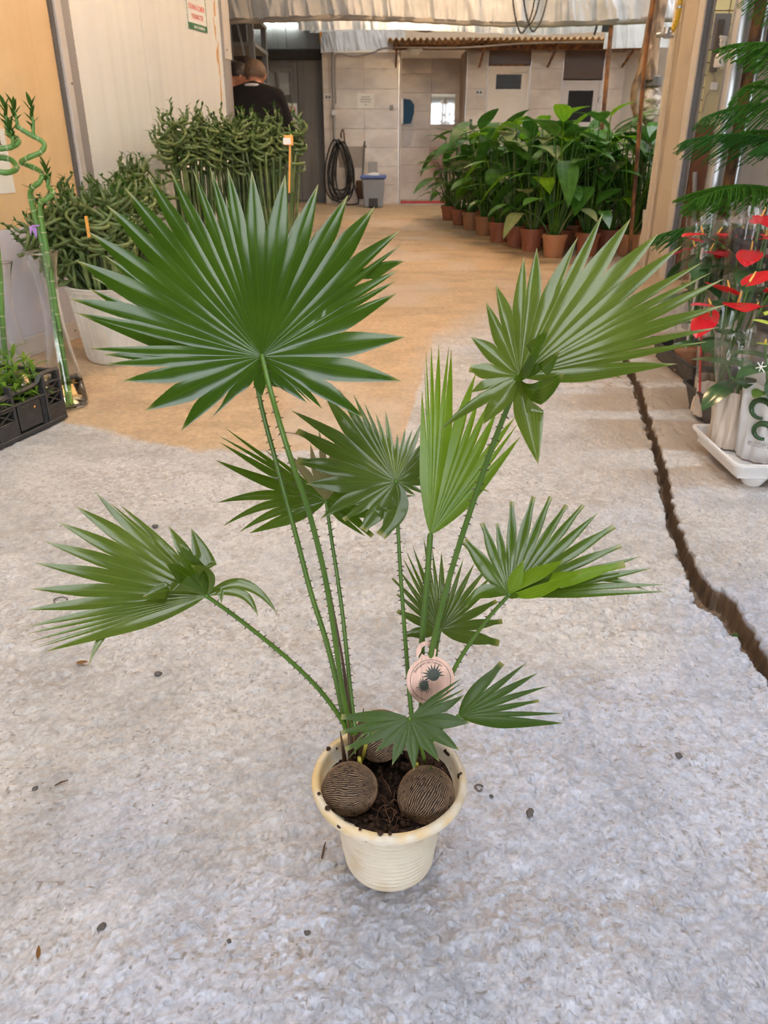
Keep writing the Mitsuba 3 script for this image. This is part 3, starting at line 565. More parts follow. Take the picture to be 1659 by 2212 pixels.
part('film_sheet', 'upper_sheet', grid_mesh(drape(-1.1, 5.0, 13.4, 2.47, 3.15, 8, 0.12, lean=-1.2)), 'bright_film', True)
part('film_sheet', 'torn_sheet', grid_mesh(drape(-1.04, 0.35, 14.7, 2.34, 3.0, 6, 0.1, lean=0.3)), 'draped_film', True)
part('film_sheet', 'hanging_sheet', grid_mesh(drape(2.45, 3.4, 10.0, 1.94, 2.6, 9, 0.03)), 'bright_film', True)
# hanging grow lamps with reflector hoods
for k, (x, y) in enumerate(((-0.2, 4.3), (0.6, 7.6), (0.4, 11.0))):
    lp = thing('hanging_lamp', ('nearest', 'middle', 'farthest')[k] + ' of three warm hanging lamps under the film roof', 'lamp')
    part(lp, 'hood', lathe([(0.04, 0.16), (0.10, 0.14), (0.20, 0.02), (0.205, 0.02), (0.105, 0.15), (0.045, 0.17)], 24, (x, y, 2.78)), 'grey_steel', True)
    part(lp, 'bulb', ellipsoid((x, y, 2.83), (0.055, 0.055, 0.08), 2), 'white_plastic', True, emitter={'type': 'area', 'radiance': {'type': 'rgb', 'value': [LAMP_POWER * c for c in LAMP]}})
    part(lp, 'cord', tube([(x, y, 2.94), (x, y, 3.2)], 0.006, 6), 'black_rubber')
# palm fronds in millimetres: hub, blade normal, midrib ends (end, bend point or None, cut tip, width), stalk points
FRONDS = {
  'A': dict(hub=[-145, 900, 772], n=[0.1, -0.902, 0.421], split=0.68, wmax=0.0155, col='deep', palm=0, pr=(0.0042, 0.0028),
    pet=[[-144, 897, 774], [-128, 845, 743], [-109, 825, 678], [-91, 832, 604], [-76, 850, 504], [-67, 865, 401], [-60, 875, 308], [-49, 885, 210]],
    tips=[([-145,880,728],None,0,1),([-184,874,726],None,0,1),([-192,871,721],None,0,0.6),([-203,863,708],None,0,0.6),([-238,854,695],None,0,1),([-279,860,718],None,0,1),([-305,872,750],None,0,1),([-324,878,768],None,0,1),([-343,884,785],None,0,1),([-358,900,823],None,0,0.5),([-364,906,838],None,0,1),([-357,926,878],None,0,1),([-343,941,908],None,0,1),([-322,957,935],None,0,1),([-301,967,953],None,0,1),([-276,976,967],None,0,1),([-250,982,972],None,0,1),([-223,984,971],None,0,0.8),([-204,988,974],None,0,1),([-184,990,974],None,0,1),([-156,992,971],None,0,1),([-117,994,966],None,0,1),([-78,993,956],None,0,1),([-43,992,944],None,0,1),([-11,989,931],None,0,1),([20,980,905],None,0,1),([22,974,890],None,0,0.5),([25,965,871],[-6,960,867],0,0.5),([18,960,862],None,0,1),([16,955,851],None,0,1),([16,948,837],None,0,1),([26,927,789],None,0,1),([21,904,741],None,0,1),([-22,880,701],None,0,1),([-73,880,713],None,0,0.6),([-85,882,719],None,0,0.7),([-91,882,720],None,0,1)]),
  'B': dict(hub=[-170, 985, 732], n=[0.101, -0.858, 0.504], split=0.6, wmax=0.016, col='deep', palm=0, pr=(0.0042, 0.0028),
    pet=[[-170, 985, 732], [-159, 971, 674], [-140, 956, 593], [-121, 942, 509], [-103, 928, 428], [-83, 914, 356], [-68, 899, 289], [-56, 885, 215]],
    tips=[([-224,963,706],None,0,1),([-274,957,705],None,0,1),([-320,966,730],None,0,1),([-360,976,755],None,0,1),([-391,1000,801],None,0,1),([-383,1019,832],None,0,1),([-378,1026,844],None,0,1),([-362,1042,868],None,0,1),([-323,1055,882],None,0,1),([-298,1069,900],None,0,1),([-269,1081,915],None,0,1),([-239,1091,927],None,0,1),([-210,1101,937],None,0,1),([-176,1106,939],None,0,1),([-143,1105,931],None,0,1),([-112,1101,918],None,0,1),([-87,1092,898],None,0,1),([-61,1082,875],None,0,1),([-38,1069,849],None,0,1),([-30,1053,819],None,0,1),([-33,1039,796],None,0,1),([-49,1026,777],None,0,1),([-55,1021,771],None,0,1),([-77,1001,740],None,0,1),([-104,979,709],None,0,1)]),
  'D': dict(hub=[-83, 1000, 537], n=[-0.05, -0.755, 0.654], split=0.5, wmax=0.016, col='mid', palm=0, pr=(0.0036, 0.0024),
    pet=[[-83, 1000, 537], [-76, 981, 489], [-68, 962, 439], [-60, 942, 380], [-54, 923, 320], [-49, 904, 268], [-42, 885, 210]],
    tips=[([-18,962,498],None,1,1),([-26,963,499],None,0,0.7),([-193,974,498],None,0,1),([-207,975,499],[-166,990,519],0,0.6),([-231,982,505],[-166,1000,531],0,0.5),([-242,1006,531],[-181,1010,541],0,1),([-249,1050,581],[-176,1025,559],0,0.6),([-243,1067,602],None,0,1),([-248,1075,611],None,0,0.7),([-238,1083,620],None,0,1),([-176,1056,595],None,0,1),([-141,1051,591],None,0,1),([-108,1059,603],None,0,1),([-96,1072,620],None,0,1),([-67,1067,615],None,0,1),([-35,1055,605],None,0,1),([-7,1034,582],None,0,1),([19,1017,565],None,0,1),([45,999,546],None,0,1),([-2,979,520],None,0,1)]),
  'E': dict(hub=[16, 950, 589], n=[0.0, -0.622, 0.783], split=0.62, wmax=0.017, col='gloss', palm=1, pr=(0.0036, 0.0024),
    pet=[[16, 950, 589], [19, 938, 526], [23, 925, 460], [28, 912, 392], [33, 900, 329], [37, 887, 281], [43, 875, 223]],
    tips=[([-4,861,553],[17,903,569],1,1),([-29,895,545],None,1,1),([-54,906,554],None,1,1),([-84,906,554],None,0,1),([-106,947,587],None,0,1),([-119,975,609],None,1,1),([-120,1014,640],None,1,1),([-131,1039,660],None,0,1),([-85,1060,676],None,0,1),([-66,1069,683],None,0,1),([-44,1061,677],None,0,1),([-28,1049,668],None,0,1),([-12,1036,657],None,0,1),([2,1039,660],None,0,1),([19,1009,636],None,0,1),([30,1017,642],None,0,1),([40,1016,641],None,0,1),([54,1026,649],None,0,1),([67,1007,635],None,0,1),([71,986,618],None,0,1),([73,967,603],None,0,1),([67,948,588],None,0,1),([54,935,577],None,0,1),([42,934,576],None,0,0.7)]),
  'F': dict(hub=[61, 900, 534], n=[0.151, -0.956, 0.252], split=0.66, wmax=0.016, col='young', palm=1, pr=(0.0045, 0.004),
    pet=[[61, 900, 534], [59, 895, 492], [56, 890, 437], [53, 885, 380], [53, 880, 328], [56, 875, 215]],
    tips=[([48,946,718],None,0,0.8),([51,955,747],None,0,0.8),([52,961,770],None,0,0.8),([59,962,772],None,0,1),([69,964,772],None,0,1),([82,965,770],None,0,1),([85,965,765],None,0,0.8),([118,963,737],None,0,1),([124,957,713],None,0,1),([137,956,702],None,0,1),([147,954,689],None,0,1),([172,956,680],None,0,1),([175,954,670],None,0,1),([179,950,654],None,0,1),([140,926,584],[117,924,592],0,0.3)]),
  'C': dict(hub=[144, 800, 776], n=[-0.252, -0.756, 0.605], split=0.64, wmax=0.016, col='pale', palm=1, pr=(0.0042, 0.0026),
    pet=[[144, 800, 776], [139, 811, 748], [124, 821, 691], [108, 832, 619], [90, 843, 535], [73, 854, 438], [61, 864, 340], [55, 875, 215]],
    tips=[([245,770,781],[209,790,791],0,0.7),([297,767,798],None,0,1),([327,774,819],None,0,1),([338,780,832],None,0,0.4),([347,793,852],None,0,1),([348,811,875],None,0,1),([337,819,880],None,0,1),([330,828,889],None,0,1),([312,846,903],None,0,1),([291,861,914],None,0,1),([265,880,927],None,0,1),([238,893,932],None,0,1),([211,883,908],None,0,1),([168,888,896],None,0,1),([154,885,887],None,0,1),([123,873,859],None,0,1),([112,863,842],None,0,1),([95,842,808],None,0,1),([93,820,780],None,1,1),([93,802,757],None,0,1),([58,783,719],[98,796,752],0,1),([105,776,730],None,0,1),([159,735,701],[149,774,746],0,1),([178,743,795],[154,758,774],0,1),([171,741,819],[157,751,796],0,1),([164,759,837],[143,762,803],0,1)]),
  'G': dict(hub=[-227, 840, 477], n=[0.249, -0.617, 0.746], split=0.62, wmax=0.017, col='pale', palm=0, pr=(0.0036, 0.0026),
    pet=[[-227, 840, 477], [-199, 847, 446], [-164, 855, 404], [-130, 862, 361], [-97, 870, 312], [-72, 877, 264], [-53, 885, 216]],
    tips=[([-137,840,447],[-192,861,483],0,0.6),([-162,834,450],[-196,853,478],0,0.6),([-204,819,478],[-212,842,487],0,0.6),([-238,825,531],[-223,841,508],0,0.8),([-255,906,541],[-234,871,505],0,0.9),([-283,902,547],None,0,1),([-346,910,574],[-278,875,523],0,0.9),([-359,909,578],None,0,0.9),([-379,917,591],None,0,1),([-397,894,579],None,0,1),([-414,873,567],None,0,1),([-425,850,551],None,0,1),([-431,826,534],None,0,1),([-429,801,512],None,0,1),([-430,780,495],None,0,1),([-427,764,481],None,0,1),([-425,758,475],None,0,1),([-422,751,468],None,0,1),([-418,746,463],None,0,1),([-413,747,462],None,0,1),([-402,746,458],None,0,1),([-352,743,438],[-320,805,479],0,1),([-294,798,502],[-262,825,495],0,1),([-265,811,541],[-247,830,514],0,1.2),([-251,834,555],[-240,839,518],0,1.2)]),
  'H': dict(hub=[160, 840, 479], n=[-0.102, -0.634, 0.767], split=0.55, wmax=0.0145, col='mid', palm=1, pr=(0.0034, 0.0024),
    pet=[[160, 840, 479], [139, 846, 444], [121, 852, 407], [101, 857, 361], [88, 863, 317], [73, 869, 259], [65, 875, 210]],
    tips=[([102,814,475],[126,838,485],0,1),([168,820,488],None,1,1),([107,904,525],None,1,1),([132,920,542],None,1,1),([151,918,542],None,1,1),([172,941,564],None,1,1),([202,943,570],None,1,1),([224,941,571],None,1,1),([244,929,564],None,1,1),([265,927,565],None,1,1),([284,917,559],None,0,1),([302,900,547],None,1,1),([307,878,530],None,1,1),([332,865,522],None,0,1),([342,851,512],None,0,1),([356,832,499],None,0,0.8),([357,825,493],None,0,0.6),([333,827,492],[276,847,501],0,0.6),([302,842,524],None,1,1.2),([243,813,529],None,0,1.3),([222,827,537],None,0,1.3),([175,841,530],None,0,1.1)]),
  'I': dict(hub=[83, 950, 351], n=[-0.05, -0.706, 0.706], split=0.5, wmax=0.016, col='gloss', palm=1, pr=(0.0034, 0.0026),
    pet=[[83, 950, 351], [77, 931, 331], [73, 912, 303], [68, 894, 276], [63, 875, 215]],
    tips=[([169,933,340],None,1,1),([175,955,362],None,1,1),([168,977,384],None,1,1),([171,998,405],None,0,1),([164,1005,411],None,1,1),([154,1011,417],None,1,1),([138,1020,425],None,0,1),([121,1025,429],None,0,1),([109,1030,432],None,0,1),([88,1035,436],None,0,1),([74,1038,439],None,0,1),([61,1053,452],None,0,0.6),([44,1043,441],None,0,0.7),([33,1039,437],None,0,1),([29,1030,427],None,0,1),([23,1017,414],None,0,1),([12,1008,404],None,1,1),([20,991,387],None,1,1),([20,973,369],None,1,1),([31,947,344],None,1,1)]),
  'J': dict(hub=[102, 830, 290], n=[-0.151, -0.603, 0.784], split=0.5, wmax=0.016, col='dull', palm=1, pr=(0.0028, 0.0022),
    pet=[[102, 830, 290], [88, 845, 263], [77, 860, 233], [69, 875, 202]],
    tips=[([242,806,299],None,0,1),([244,816,307],None,0,1),([211,834,314],None,1,1),([227,848,328],None,0,1),([214,864,338],None,0,1),([199,877,345],None,0,1),([167,880,341],None,1,1)]),
  'K': dict(hub=[33, 775, 333], n=[0.05, -0.447, 0.893], split=0.55, wmax=0.0125, col='dull', palm=1, pr=(0.0028, 0.0022),
    pet=[[33, 775, 333], [39, 800, 294], [49, 830, 247], [60, 855, 185]],
    tips=[([104,829,356],None,0,0.5),([104,823,353],None,0,0.6),([103,813,348],None,1,1),([106,808,345],None,0,1),([111,774,328],None,0,1),([95,740,312],None,0,1),([69,726,307],None,0,1),([37,715,303],None,0,1),([10,720,307],None,0,1),([-11,735,315],None,0,1),([-23,745,321],None,0,1),([-29,752,325],None,0,1),([-49,738,319],None,1,1),([-54,755,328],None,1,1),([-55,773,337],None,1,1)]),
  'M': dict(hub=[-13, 840, 263], n=[0.101, -0.504, 0.858], split=0.3, wmax=0.012, col='mid', palm=0, pr=(0.0028, 0.0022),
    pet=[[-13, 840, 263], [-23, 862, 222], [-33, 885, 161]],
    tips=[([-50,798,243],None,0,0.5),([-40,819,254],None,0,0.7),([-22,828,257],None,0,0.7)]),
}
# ================================================================ THE POT AND WHAT IS IN IT
POT = np.array([0.008, 0.845])
body = []
for k in range(121):
    z = 0.004 + 0.124 * k / 120
    r = 0.0650 + 0.0165 * (z / 0.128) ** 1.05
    body.append((r + 0.0024 * math.sin(2 * math.pi * z / 0.0090) * min(1, z / 0.01) * min(1, (0.127 - z) / 0.008), z))
prof = [(0, 0.001), (0.060, 0.0), (0.0635, 0.001)] + body + [(0.0825, 0.1300), (0.0855, 0.1350), (0.091, 0.1415), (0.1005, 0.1465), (0.108, 0.1505), (0.1122, 0.1555), (0.1135, 0.161), (0.1125, 0.1655), (0.1095, 0.168), (0.1055, 0.1685), (0.1025, 0.1665), (0.1005, 0.1625), (0.0985, 0.156), (0.094, 0.149), (0.085, 0.141), (0.075, 0.134), (0.069, 0.12), (0.058, 0.02), (0.0, 0.015)]
pm = lathe(prof, 160)
dd = meshkit.fbm(pm.vertices * 28, 3, 4) - 0.5
pm.vertices += (pm.vertices * [1, 1, 0]) / (np.linalg.norm(pm.vertices[:, :2], axis=1, keepdims=True) + 1e-6) * (0.0022 * dd[:, None])
pm.vertices[:, 2] += 0.0022 * (meshkit.noise(pm.vertices * 16, 8) - 0.5) * (pm.vertices[:, 2] > 0.14)
pm.vertices += [*POT, floor_z(*POT) + 0.001]
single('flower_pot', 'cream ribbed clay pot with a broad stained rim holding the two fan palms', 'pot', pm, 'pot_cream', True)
SOIL_Z = 0.141
g = np.linspace(0, 1, 46); a = np.linspace(0, 2 * np.pi, 150)
G, A = np.meshgrid(g, a, indexing='ij')
sp = np.stack([POT[0] + 0.0935 * G * np.cos(A), POT[1] + 0.0935 * G * np.sin(A), 0 * G], -1)
sp[..., 2] = SOIL_Z - 0.007 + 0.013 * G ** 4 + 0.018 * (meshkit.fbm(sp * 38, 4, 3) - 0.5) + 0.010 * (meshkit.noise(sp * 120, 6) - 0.5) * (G < 0.97)
sm = grid_mesh(sp); sm.merge_vertices(); sm.fix_normals()
if sm.face_normals[:, 2].mean() < 0: sm.invert()
single('potting_soil', 'dark crumbly potting soil filling the cream pot', 'soil', sm, 'soil', True, kind='stuff')
clods = []
for k in range(260):
    r, t = 0.088 * math.sqrt(rng.random()), rng.random() * 6.28
    x, y = POT[0] + r * math.cos(t), POT[1] + r * math.sin(t); s = 0.0015 + 0.004 * rng.random() ** 2
    e = ellipsoid((0, 0, 0), (s, s * 0.8, s * 0.75), 1); e.vertices *= 1 + 0.5 * (rng.random((len(e.vertices), 1)) - 0.5)
    clods.append(move(e, (x, y, SOIL_Z - 0.004 + 0.012 * rng.random() * (r < 0.08) + 0.012 * (r / 0.0935) ** 4), rng.random() * 6))
single('soil_crumbs', 'loose soil crumbs lying on the soil in the cream pot', 'soil', cat(clods), 'soil_clod', kind='stuff')
rim = []
for ang, where in ((200, 'at its left'), (216, 'at its front left, beside the left husk'), (263, 'at its front, the larger of a pair'), (270, 'at its front, right of a larger one'), (150, 'at its back left'), (60, 'at its back right'), (248, 'at its front, under the left husk')):
    t = math.radians(ang); s = 0.0022 + 0.002 * rng.random()
    e = ellipsoid((0, 0, 0), (s, s, s * 0.6), 1); e.vertices *= 1 + 0.5 * (rng.random((len(e.vertices), 1)) - 0.5)
    single('soil_speck', f"dark speck of soil stuck on the rim {where}", 'soil', move(e, (POT[0] + 0.1065 * math.cos(t), POT[1] + 0.1065 * math.sin(t), 0.1695)), 'soil_clod')
roots = []
for k in range(8):
    x, y = POT[0] + rng.uniform(-0.012, 0.03), POT[1] + rng.uniform(-0.075, -0.01); t = rng.uniform(0, 6.28)
    p = [[x, y, SOIL_Z + 0.004]]
    for q in range(6):
        t += rng.normal() * 0.6; p.append([p[-1][0] + 0.009 * math.cos(t), p[-1][1] + 0.009 * math.sin(t), SOIL_Z + rng.uniform(0.001, 0.012)])
    roots.append(tube(spline(p, 18), np.linspace(0.0012, 0.0004, 18) * rng.uniform(0.4, 1.0), 5))
single('palm_roots', 'thin brown roots lying on the soil between the two front husks', 'roots', cat(roots), 'root', kind='stuff')

def nut(c, r, axis, spin, label, squash=(1, 1, 1)):
    nu, nv = 640, 96; u = np.linspace(0, 1, nu + 1); v = np.linspace(0.0, 1.0, nv + 1); U, V = np.meshgrid(u, v, indexing='ij')
    ph, th = 2 * np.pi * U, np.pi * V
    P = np.stack([np.sin(th) * np.cos(ph), np.sin(th) * np.sin(ph), np.cos(th)], -1)
    w = meshkit.fbm(np.stack([np.cos(ph) * 1.6, np.sin(ph) * 1.6, V * 4 + spin], -1), 3, 5); w2 = meshkit.fbm(np.stack([np.cos(ph) * 5, np.sin(ph) * 5, V * 9], -1), 2, 8)
    st = np.sin(ph * 78 + 16 * w + 7.0 * w2)
    k = np.clip((st - 0.15) / 0.6, 0, 1) * np.clip((meshkit.fbm(np.stack([np.cos(ph) * 11, np.sin(ph) * 11, V * 24], -1), 2, 9) - 0.20) / 0.2, 0, 1)
    env = np.sin(th) ** 0.5
    P = P * (1 + (0.016 * (k - 0.6) * env)[..., None] + 0.05 * (meshkit.noise(P * 1.3 + spin, 3) - 0.5)[..., None]) * r * np.array(squash)
    m = grid_mesh(P); a1, b1, t1 = frame_z(axis); m.vertices = m.vertices @ np.stack([a1, b1, t1]) + np.asarray(c)
    m.invert()
    col = np.array([0.030, 0.020, 0.016]) * (1 - k.reshape(-1, 1)) + k.reshape(-1, 1) * np.array([0.34, 0.215, 0.125]) * (0.75 + 0.5 * meshkit.noise(P.reshape(-1, 3) / r * 6, 2))[:, None]
    key = thing('seed_husk', label, 'seed husk'); put(key, m, 'husk', True, color=col)
mat('husk', {'type': 'mesh_attribute', 'name': 'vertex_color'}, 0.7, spec=0.25)
nut((-0.0493, 0.825, 0.162), 0.0388, (0.95, -0.25, 0.30), 1.0, 'round brown fibrous seed husk at the front left of the pot', (0.96, 0.96, 1.06))
nut((0.0597, 0.8165, 0.158), 0.0400, (0.55, 0.57, 0.56), 2.3, 'round brown fibrous seed husk at the front right of the pot', (1.0, 1.0, 1.04))
nut((-0.006, 0.910, 0.184), 0.0385, (0.85, 0.2, 0.5), 4.1, 'round brown fibrous seed husk half hidden behind the front palm leaf', (1, 1, 1.03))

# ================================================================ THE TWO FAN PALMS
FM = dict(deep='frond_deep', mid='frond_mid', gloss='frond_gloss', pale='frond_pale', young='frond_young', dull='frond_dull')
FOLD = 0.15
palms = [thing('fan_palm', 'left fan palm in the cream pot, carrying the largest dark round leaf', 'palm'),
         thing('fan_palm', 'right fan palm in the cream pot, with an upright folded bright green leaf', 'palm')]
def leaflet(hub, n, dirs, Ls, paths, i, D, flag, lastw):
    """one finger of the fan: midrib path paths[i], its edges meeting its neighbours' as far as they are joined"""
    L, P, nr = Ls[i], paths[i], 18
    ts = np.linspace(0, 1, nr + 1) ** 0.9
    cen = np.array([P(t) for t in ts]); tan = np.gradient(cen, axis=0); tan /= np.linalg.norm(tan, axis=1, keepdims=True) + 1e-9
    side = np.cross(n, tan); side /= np.linalg.norm(side, axis=1, keepdims=True) + 1e-9
    w_i, blunt = D['tips'][i][3], D['tips'][i][2]
    halves = []
    for sgn in (-1, 1):
        j = None
        for c in (i - 1, i + 1):       # the neighbour that lies on this side
            if 0 <= c < len(dirs):
                cr = np.cross(dirs[i], dirs[c]) @ n
                if cr * sgn > 0 and math.acos(np.clip(dirs[i] @ dirs[c], -1, 1)) < math.radians(38):
                    if j is None or dirs[i] @ dirs[c] > dirs[i] @ dirs[j]: j = c
        wm = D['wmax'] * w_i * min(1, L / 0.10 + 0.2)
        if j is not None:
            ang = math.acos(np.clip(dirs[i] @ dirs[j], -1, 1)); ww = D['wmax'] * min(w_i, D['tips'][j][3]) * min(1, min(L, Ls[j]) / 0.10 + 0.2)
            rs = min(D['split'] * (0.94 + 0.12 * ((7 * (i + j) % 5) / 4)) * min(L, Ls[j]), ww / max(math.tan(ang / 2), 1e-3))
            f0 = 1.0
        else:
            ang, rs, f0 = None, 0.42 * L, 1.0
        edge = []
        for t, c, s in zip(ts, cen, side):
            r = t * L
            if j is not None and r <= rs:
                q = 0.5 * (P(r / L) + paths[j](r / Ls[j])); h = np.linalg.norm(q - c); e = q - n * FOLD * h
            else:
                if j is not None:
                    q = 0.5 * (P(rs / L) + paths[j](rs / Ls[j])); w0 = np.linalg.norm(q - P(rs / L)); 
                else: w0 = 0.8 * wm
                if r < rs: f = math.sin(0.5 * math.pi * r / rs) ** 0.75
                else:
                    u = (r - rs) / (L - rs); f = (1 - u ** (2.0 if blunt else D.get('taper', 1.28))) * (1 + 0.4 * u * (1 - u) * (w0 < 0.8 * wm))
                    if blunt: f = max(f, 0.5)
                w = w0 * f; e = c + s * sgn * w - n * FOLD * w
            edge.append(e)
        edge = np.array(edge); mid = 0.5 * (cen + edge) + n * 0.05 * np.linalg.norm(edge - cen, axis=1, keepdims=True)
        Pg = np.stack([cen, mid, edge], 1); uv = np.stack([np.stack([np.full(nr + 1, 0.5 + sgn * 0.25 * k) for k in range(3)], 1), np.repeat(ts[:, None], 3, 1)], -1)
        m = grid_mesh(Pg)
        if sgn > 0: m.invert()
        halves.append((m, uv.reshape(-1, 2)))
    return cat([h[0] for h in halves]), np.vstack([h[1] for h in halves])
def stalk(pts, r0, r1, n=60):
    """spiny leaf stalk from the blade down to the soil"""
    p = spline(pts, n); rad = np.linspace(r1, r0, n)
    body = tube(p, rad, 10)
    tn = np.gradient(p, axis=0); tn /= np.linalg.norm(tn, axis=1, keepdims=True)
    thorns, s = [], np.concatenate([[0], np.cumsum(np.linalg.norm(np.diff(p, axis=0), axis=1))])
    view = np.array([0, -1.0, 0.35])
    for sg in (-1, 1):
        d = 0.012 + 0.006 * rng.random()
        while d < s[-1] - 0.02:
            k = min(int(np.searchsorted(s, d)), n - 1); t = tn[k]; a = np.cross(t, view); a /= np.linalg.norm(a)
            o = p[k] + sg * a * rad[k] * 0.85; ln = 0.0024 + 0.0020 * rng.random()
            tip = o + sg * a * ln + t * ln * 0.45 * (1 if rng.random() < 0.8 else -1)
            thorns.append(tube([o - sg * a * 0.0008, o * 0.4 + tip * 0.6, tip], [0.0011, 0.0006, 0.0001], 5))
            d += rng.uniform(0.010, 0.019)
    return body, cat(thorns)
PALM_NOTE = dict(A='largest, dark green round leaf at the upper left', B='dark round leaf behind the largest one', D='leaf behind the two tall left stalks',
    E='pale glossy leaf at the middle', F='upright young leaf still partly folded', C='big pale leaf at the upper right', G='drooping leaf at the lower left, over the floor',
    H='leaf with cut tips at the right', I='small glossy leaf behind the right stalks', J='small leaf low at the right beyond the rim', K='small dark leaf hanging over the front of the pot', M='small leaf beside the left stalks')
for name, D in FRONDS.items():
    base = palms[D['palm']]; lf = numbered(base + '__leaf'); labels[lf] = {'label': PALM_NOTE[name]}
    hub, n = np.array(D['hub']) / 1000, np.array(D['n'], float); n /= np.linalg.norm(n)
    paths, dirs, Ls = [], [], []
    for end, bend, cut, w in D['tips']:
        e = np.array(end) / 1000; L = np.linalg.norm(e - hub)
        if bend:
            b = np.array(bend) / 1000; tm_ = np.linalg.norm(b - hub) / (np.linalg.norm(b - hub) + np.linalg.norm(e - b)); tm_ = min(max(tm_, 0.3), 0.75)
            c = (b - (1 - tm_) ** 2 * hub - tm_ ** 2 * e) / (2 * tm_ * (1 - tm_))
        else: c = 0.5 * (hub + e) + n * 0.05 * L
        paths.append(lambda t, c=c, e=e: (1 - t) ** 2 * hub + 2 * t * (1 - t) * c + t * t * e)
        q = paths[-1](0.35) - hub; q = q - n * (q @ n); dirs.append(q / np.linalg.norm(q)); Ls.append(L)
    for i in range(len(dirs)):
        m, uv = leaflet(hub, n, dirs, Ls, paths, i, D, None, None)
        fm = FM[D['col']]
        if name == 'D' and i in (11, 12, 13, 14, 15): fm = 'frond_dry'
        if name == 'E' and i in (12, 13, 14, 15, 16, 17): fm = 'frond_pale'
        if name in 'GH' and D['tips'][i][3] > 1: fm = 'frond_mid' if name == 'G' else 'frond_young'
        if name == 'C' and i in (0, 23, 24, 25): fm = 'frond_mid'
        part(lf, 'leaflet', m, fm, True, uv=uv)
    body, th = stalk(np.array(D['pet']) / 1000, *D['pr'])
    part(lf, 'stalk', body, 'stem_yellow' if name == 'M' else 'stalk_green', True)
    if name not in 'JKM': part(lf, 'thorns', th, 'thorn_dark', kind='stuff')
    part(lf, 'hub', ellipsoid(hub, (0.0034, 0.0034, 0.003), 2), 'stalk_green', True)
def P3(*p): return np.array(p)
# fibrous sheaths and small stems at the base
def at_soil(x, y): return np.array([x, y, SOIL_Z - 0.01])
for base, (x, y), nm in ((palms[0], (-0.048, 0.885), 0), (palms[1], (0.055, 0.87), 1)):
    for k in range(7):
        t = k / 7 * 6.28; o = at_soil(x + 0.012 * math.cos(t), y + 0.010 * math.sin(t)); hgt = rng.uniform(0.05, 0.13) if nm == 0 else rng.uniform(0.03, 0.06)
        part(base, 'sheath', tube(spline([o, o + [0.002 * math.cos(t), 0.002, hgt * 0.5], o + [0.006 * math.cos(t), 0.004 * math.sin(t), hgt]], 10), np.linspace(0.005, 0.0008, 10), 6), 'stalk_brown', True)
part(palms[0], 'dry_spike', tube(spline([at_soil(-0.047, 0.886), (-0.055, 0.89, 0.30), (-0.073, 0.893, 0.455)], 16), np.linspace(0.0045, 0.0006, 16), 7), 'stalk_brown', True, label='dry brown spike between the tall stalks')
part(palms[0], 'shoot', tube(spline([at_soil(-0.030, 0.838), (-0.032, 0.842, 0.165), (-0.036, 0.848, 0.20)], 10), np.linspace(0.0042, 0.003, 10), 8), 'stem_yellow', True, label='short yellow stem beside the left husk')
part(palms[1], 'shoot', tube(spline([at_soil(0.050, 0.852), (0.050, 0.848, 0.165), (0.047, 0.84, 0.195)], 10), np.linspace(0.0038, 0.0028, 10), 8), 'stem_yellow', True, label='short yellow stem behind the right husk')
m, uv = blade(0.075, 0.009, 8, 'strap', 0.2, 0.3)
k = part(palms[1], 'blade', move(m, (0.066, 0.83, 0.20), -2.6, -0.9), 'frond_dull', True, uv=uv)

# ---------------------------------------------------------------- the copper-coloured tag
tg = thing('plant_tag', 'round copper-coloured plant tag with a spiky plant print hooked on a palm stalk', 'tag')
TC = np.array([0.0632, 0.845, 0.340]); TR = np.array([0.985, 0.12, 0.06]); TR /= np.linalg.norm(TR); TN = np.cross(TR, np.cross([0.1, -0.90, 0.45], TR)); TN /= np.linalg.norm(TN); TU = np.cross(TN, TR)
from shapely.geometry import Point, Polygon, box as sbox
from shapely import affinity, union_all
R0 = 0.0330
disc = Point(0, 0).buffer(R0, 48).union(Point(-0.0015, 0.0395).buffer(0.0138, 32)).difference(affinity.scale(Point(-0.0012, 0.0405).buffer(1, 24), 0.0068, 0.0070)).difference(Polygon([(-0.016, 0.030), (-0.0145, 0.0285), (-0.005, 0.041), (-0.0065, 0.0425)]).buffer(0.0001))
disc = max(getattr(disc, 'geoms', [disc]), key=lambda q: q.area)
def on_tag(m, off=0.0):
    m = m.copy(); v = m.vertices; m.vertices = TC + v[:, :1] * TR + v[:, 1:2] * TU + (v[:, 2:3] + off) * TN; return m
part(tg, 'disc', on_tag(trimesh.creation.extrude_polygon(disc, 0.0006, engine='earcut')), 'copper_tag')
part(tg, 'ring_line', on_tag(trimesh.creation.extrude_polygon(Point(0, 0).buffer(0.0280, 48).difference(Point(0, 0).buffer(0.0273, 48)), 0.0001, engine='earcut'), 0.0006), 'ink_brown')
ltr, ang = [], math.radians(148)
msg = 'Spaargaren van Doorn bv'
wd = {' ': 0.55, 'i': 0.4, 'r': 0.65, 'v': 0.9, 'D': 1.15, 'S': 1.0}
tot = sum(wd.get(c, 0.95) for c in msg); step = math.radians(106) / tot
for c in msg:
    a = ang - wd.get(c, 0.95) * step / 2; ang -= wd.get(c, 0.95) * step
    if c != ' ':
        m = meshkit.text_mesh(c, 0.0027, 0.0001, True); m.vertices[:, 0] -= m.bounds[:, 0].mean(); m = move(m, (0, 0.0232, 0)); ltr.append(on_tag(move(m, rz=a - math.pi / 2), 0.0006))
part(tg, 'lettering', cat(ltr), 'ink_brown')
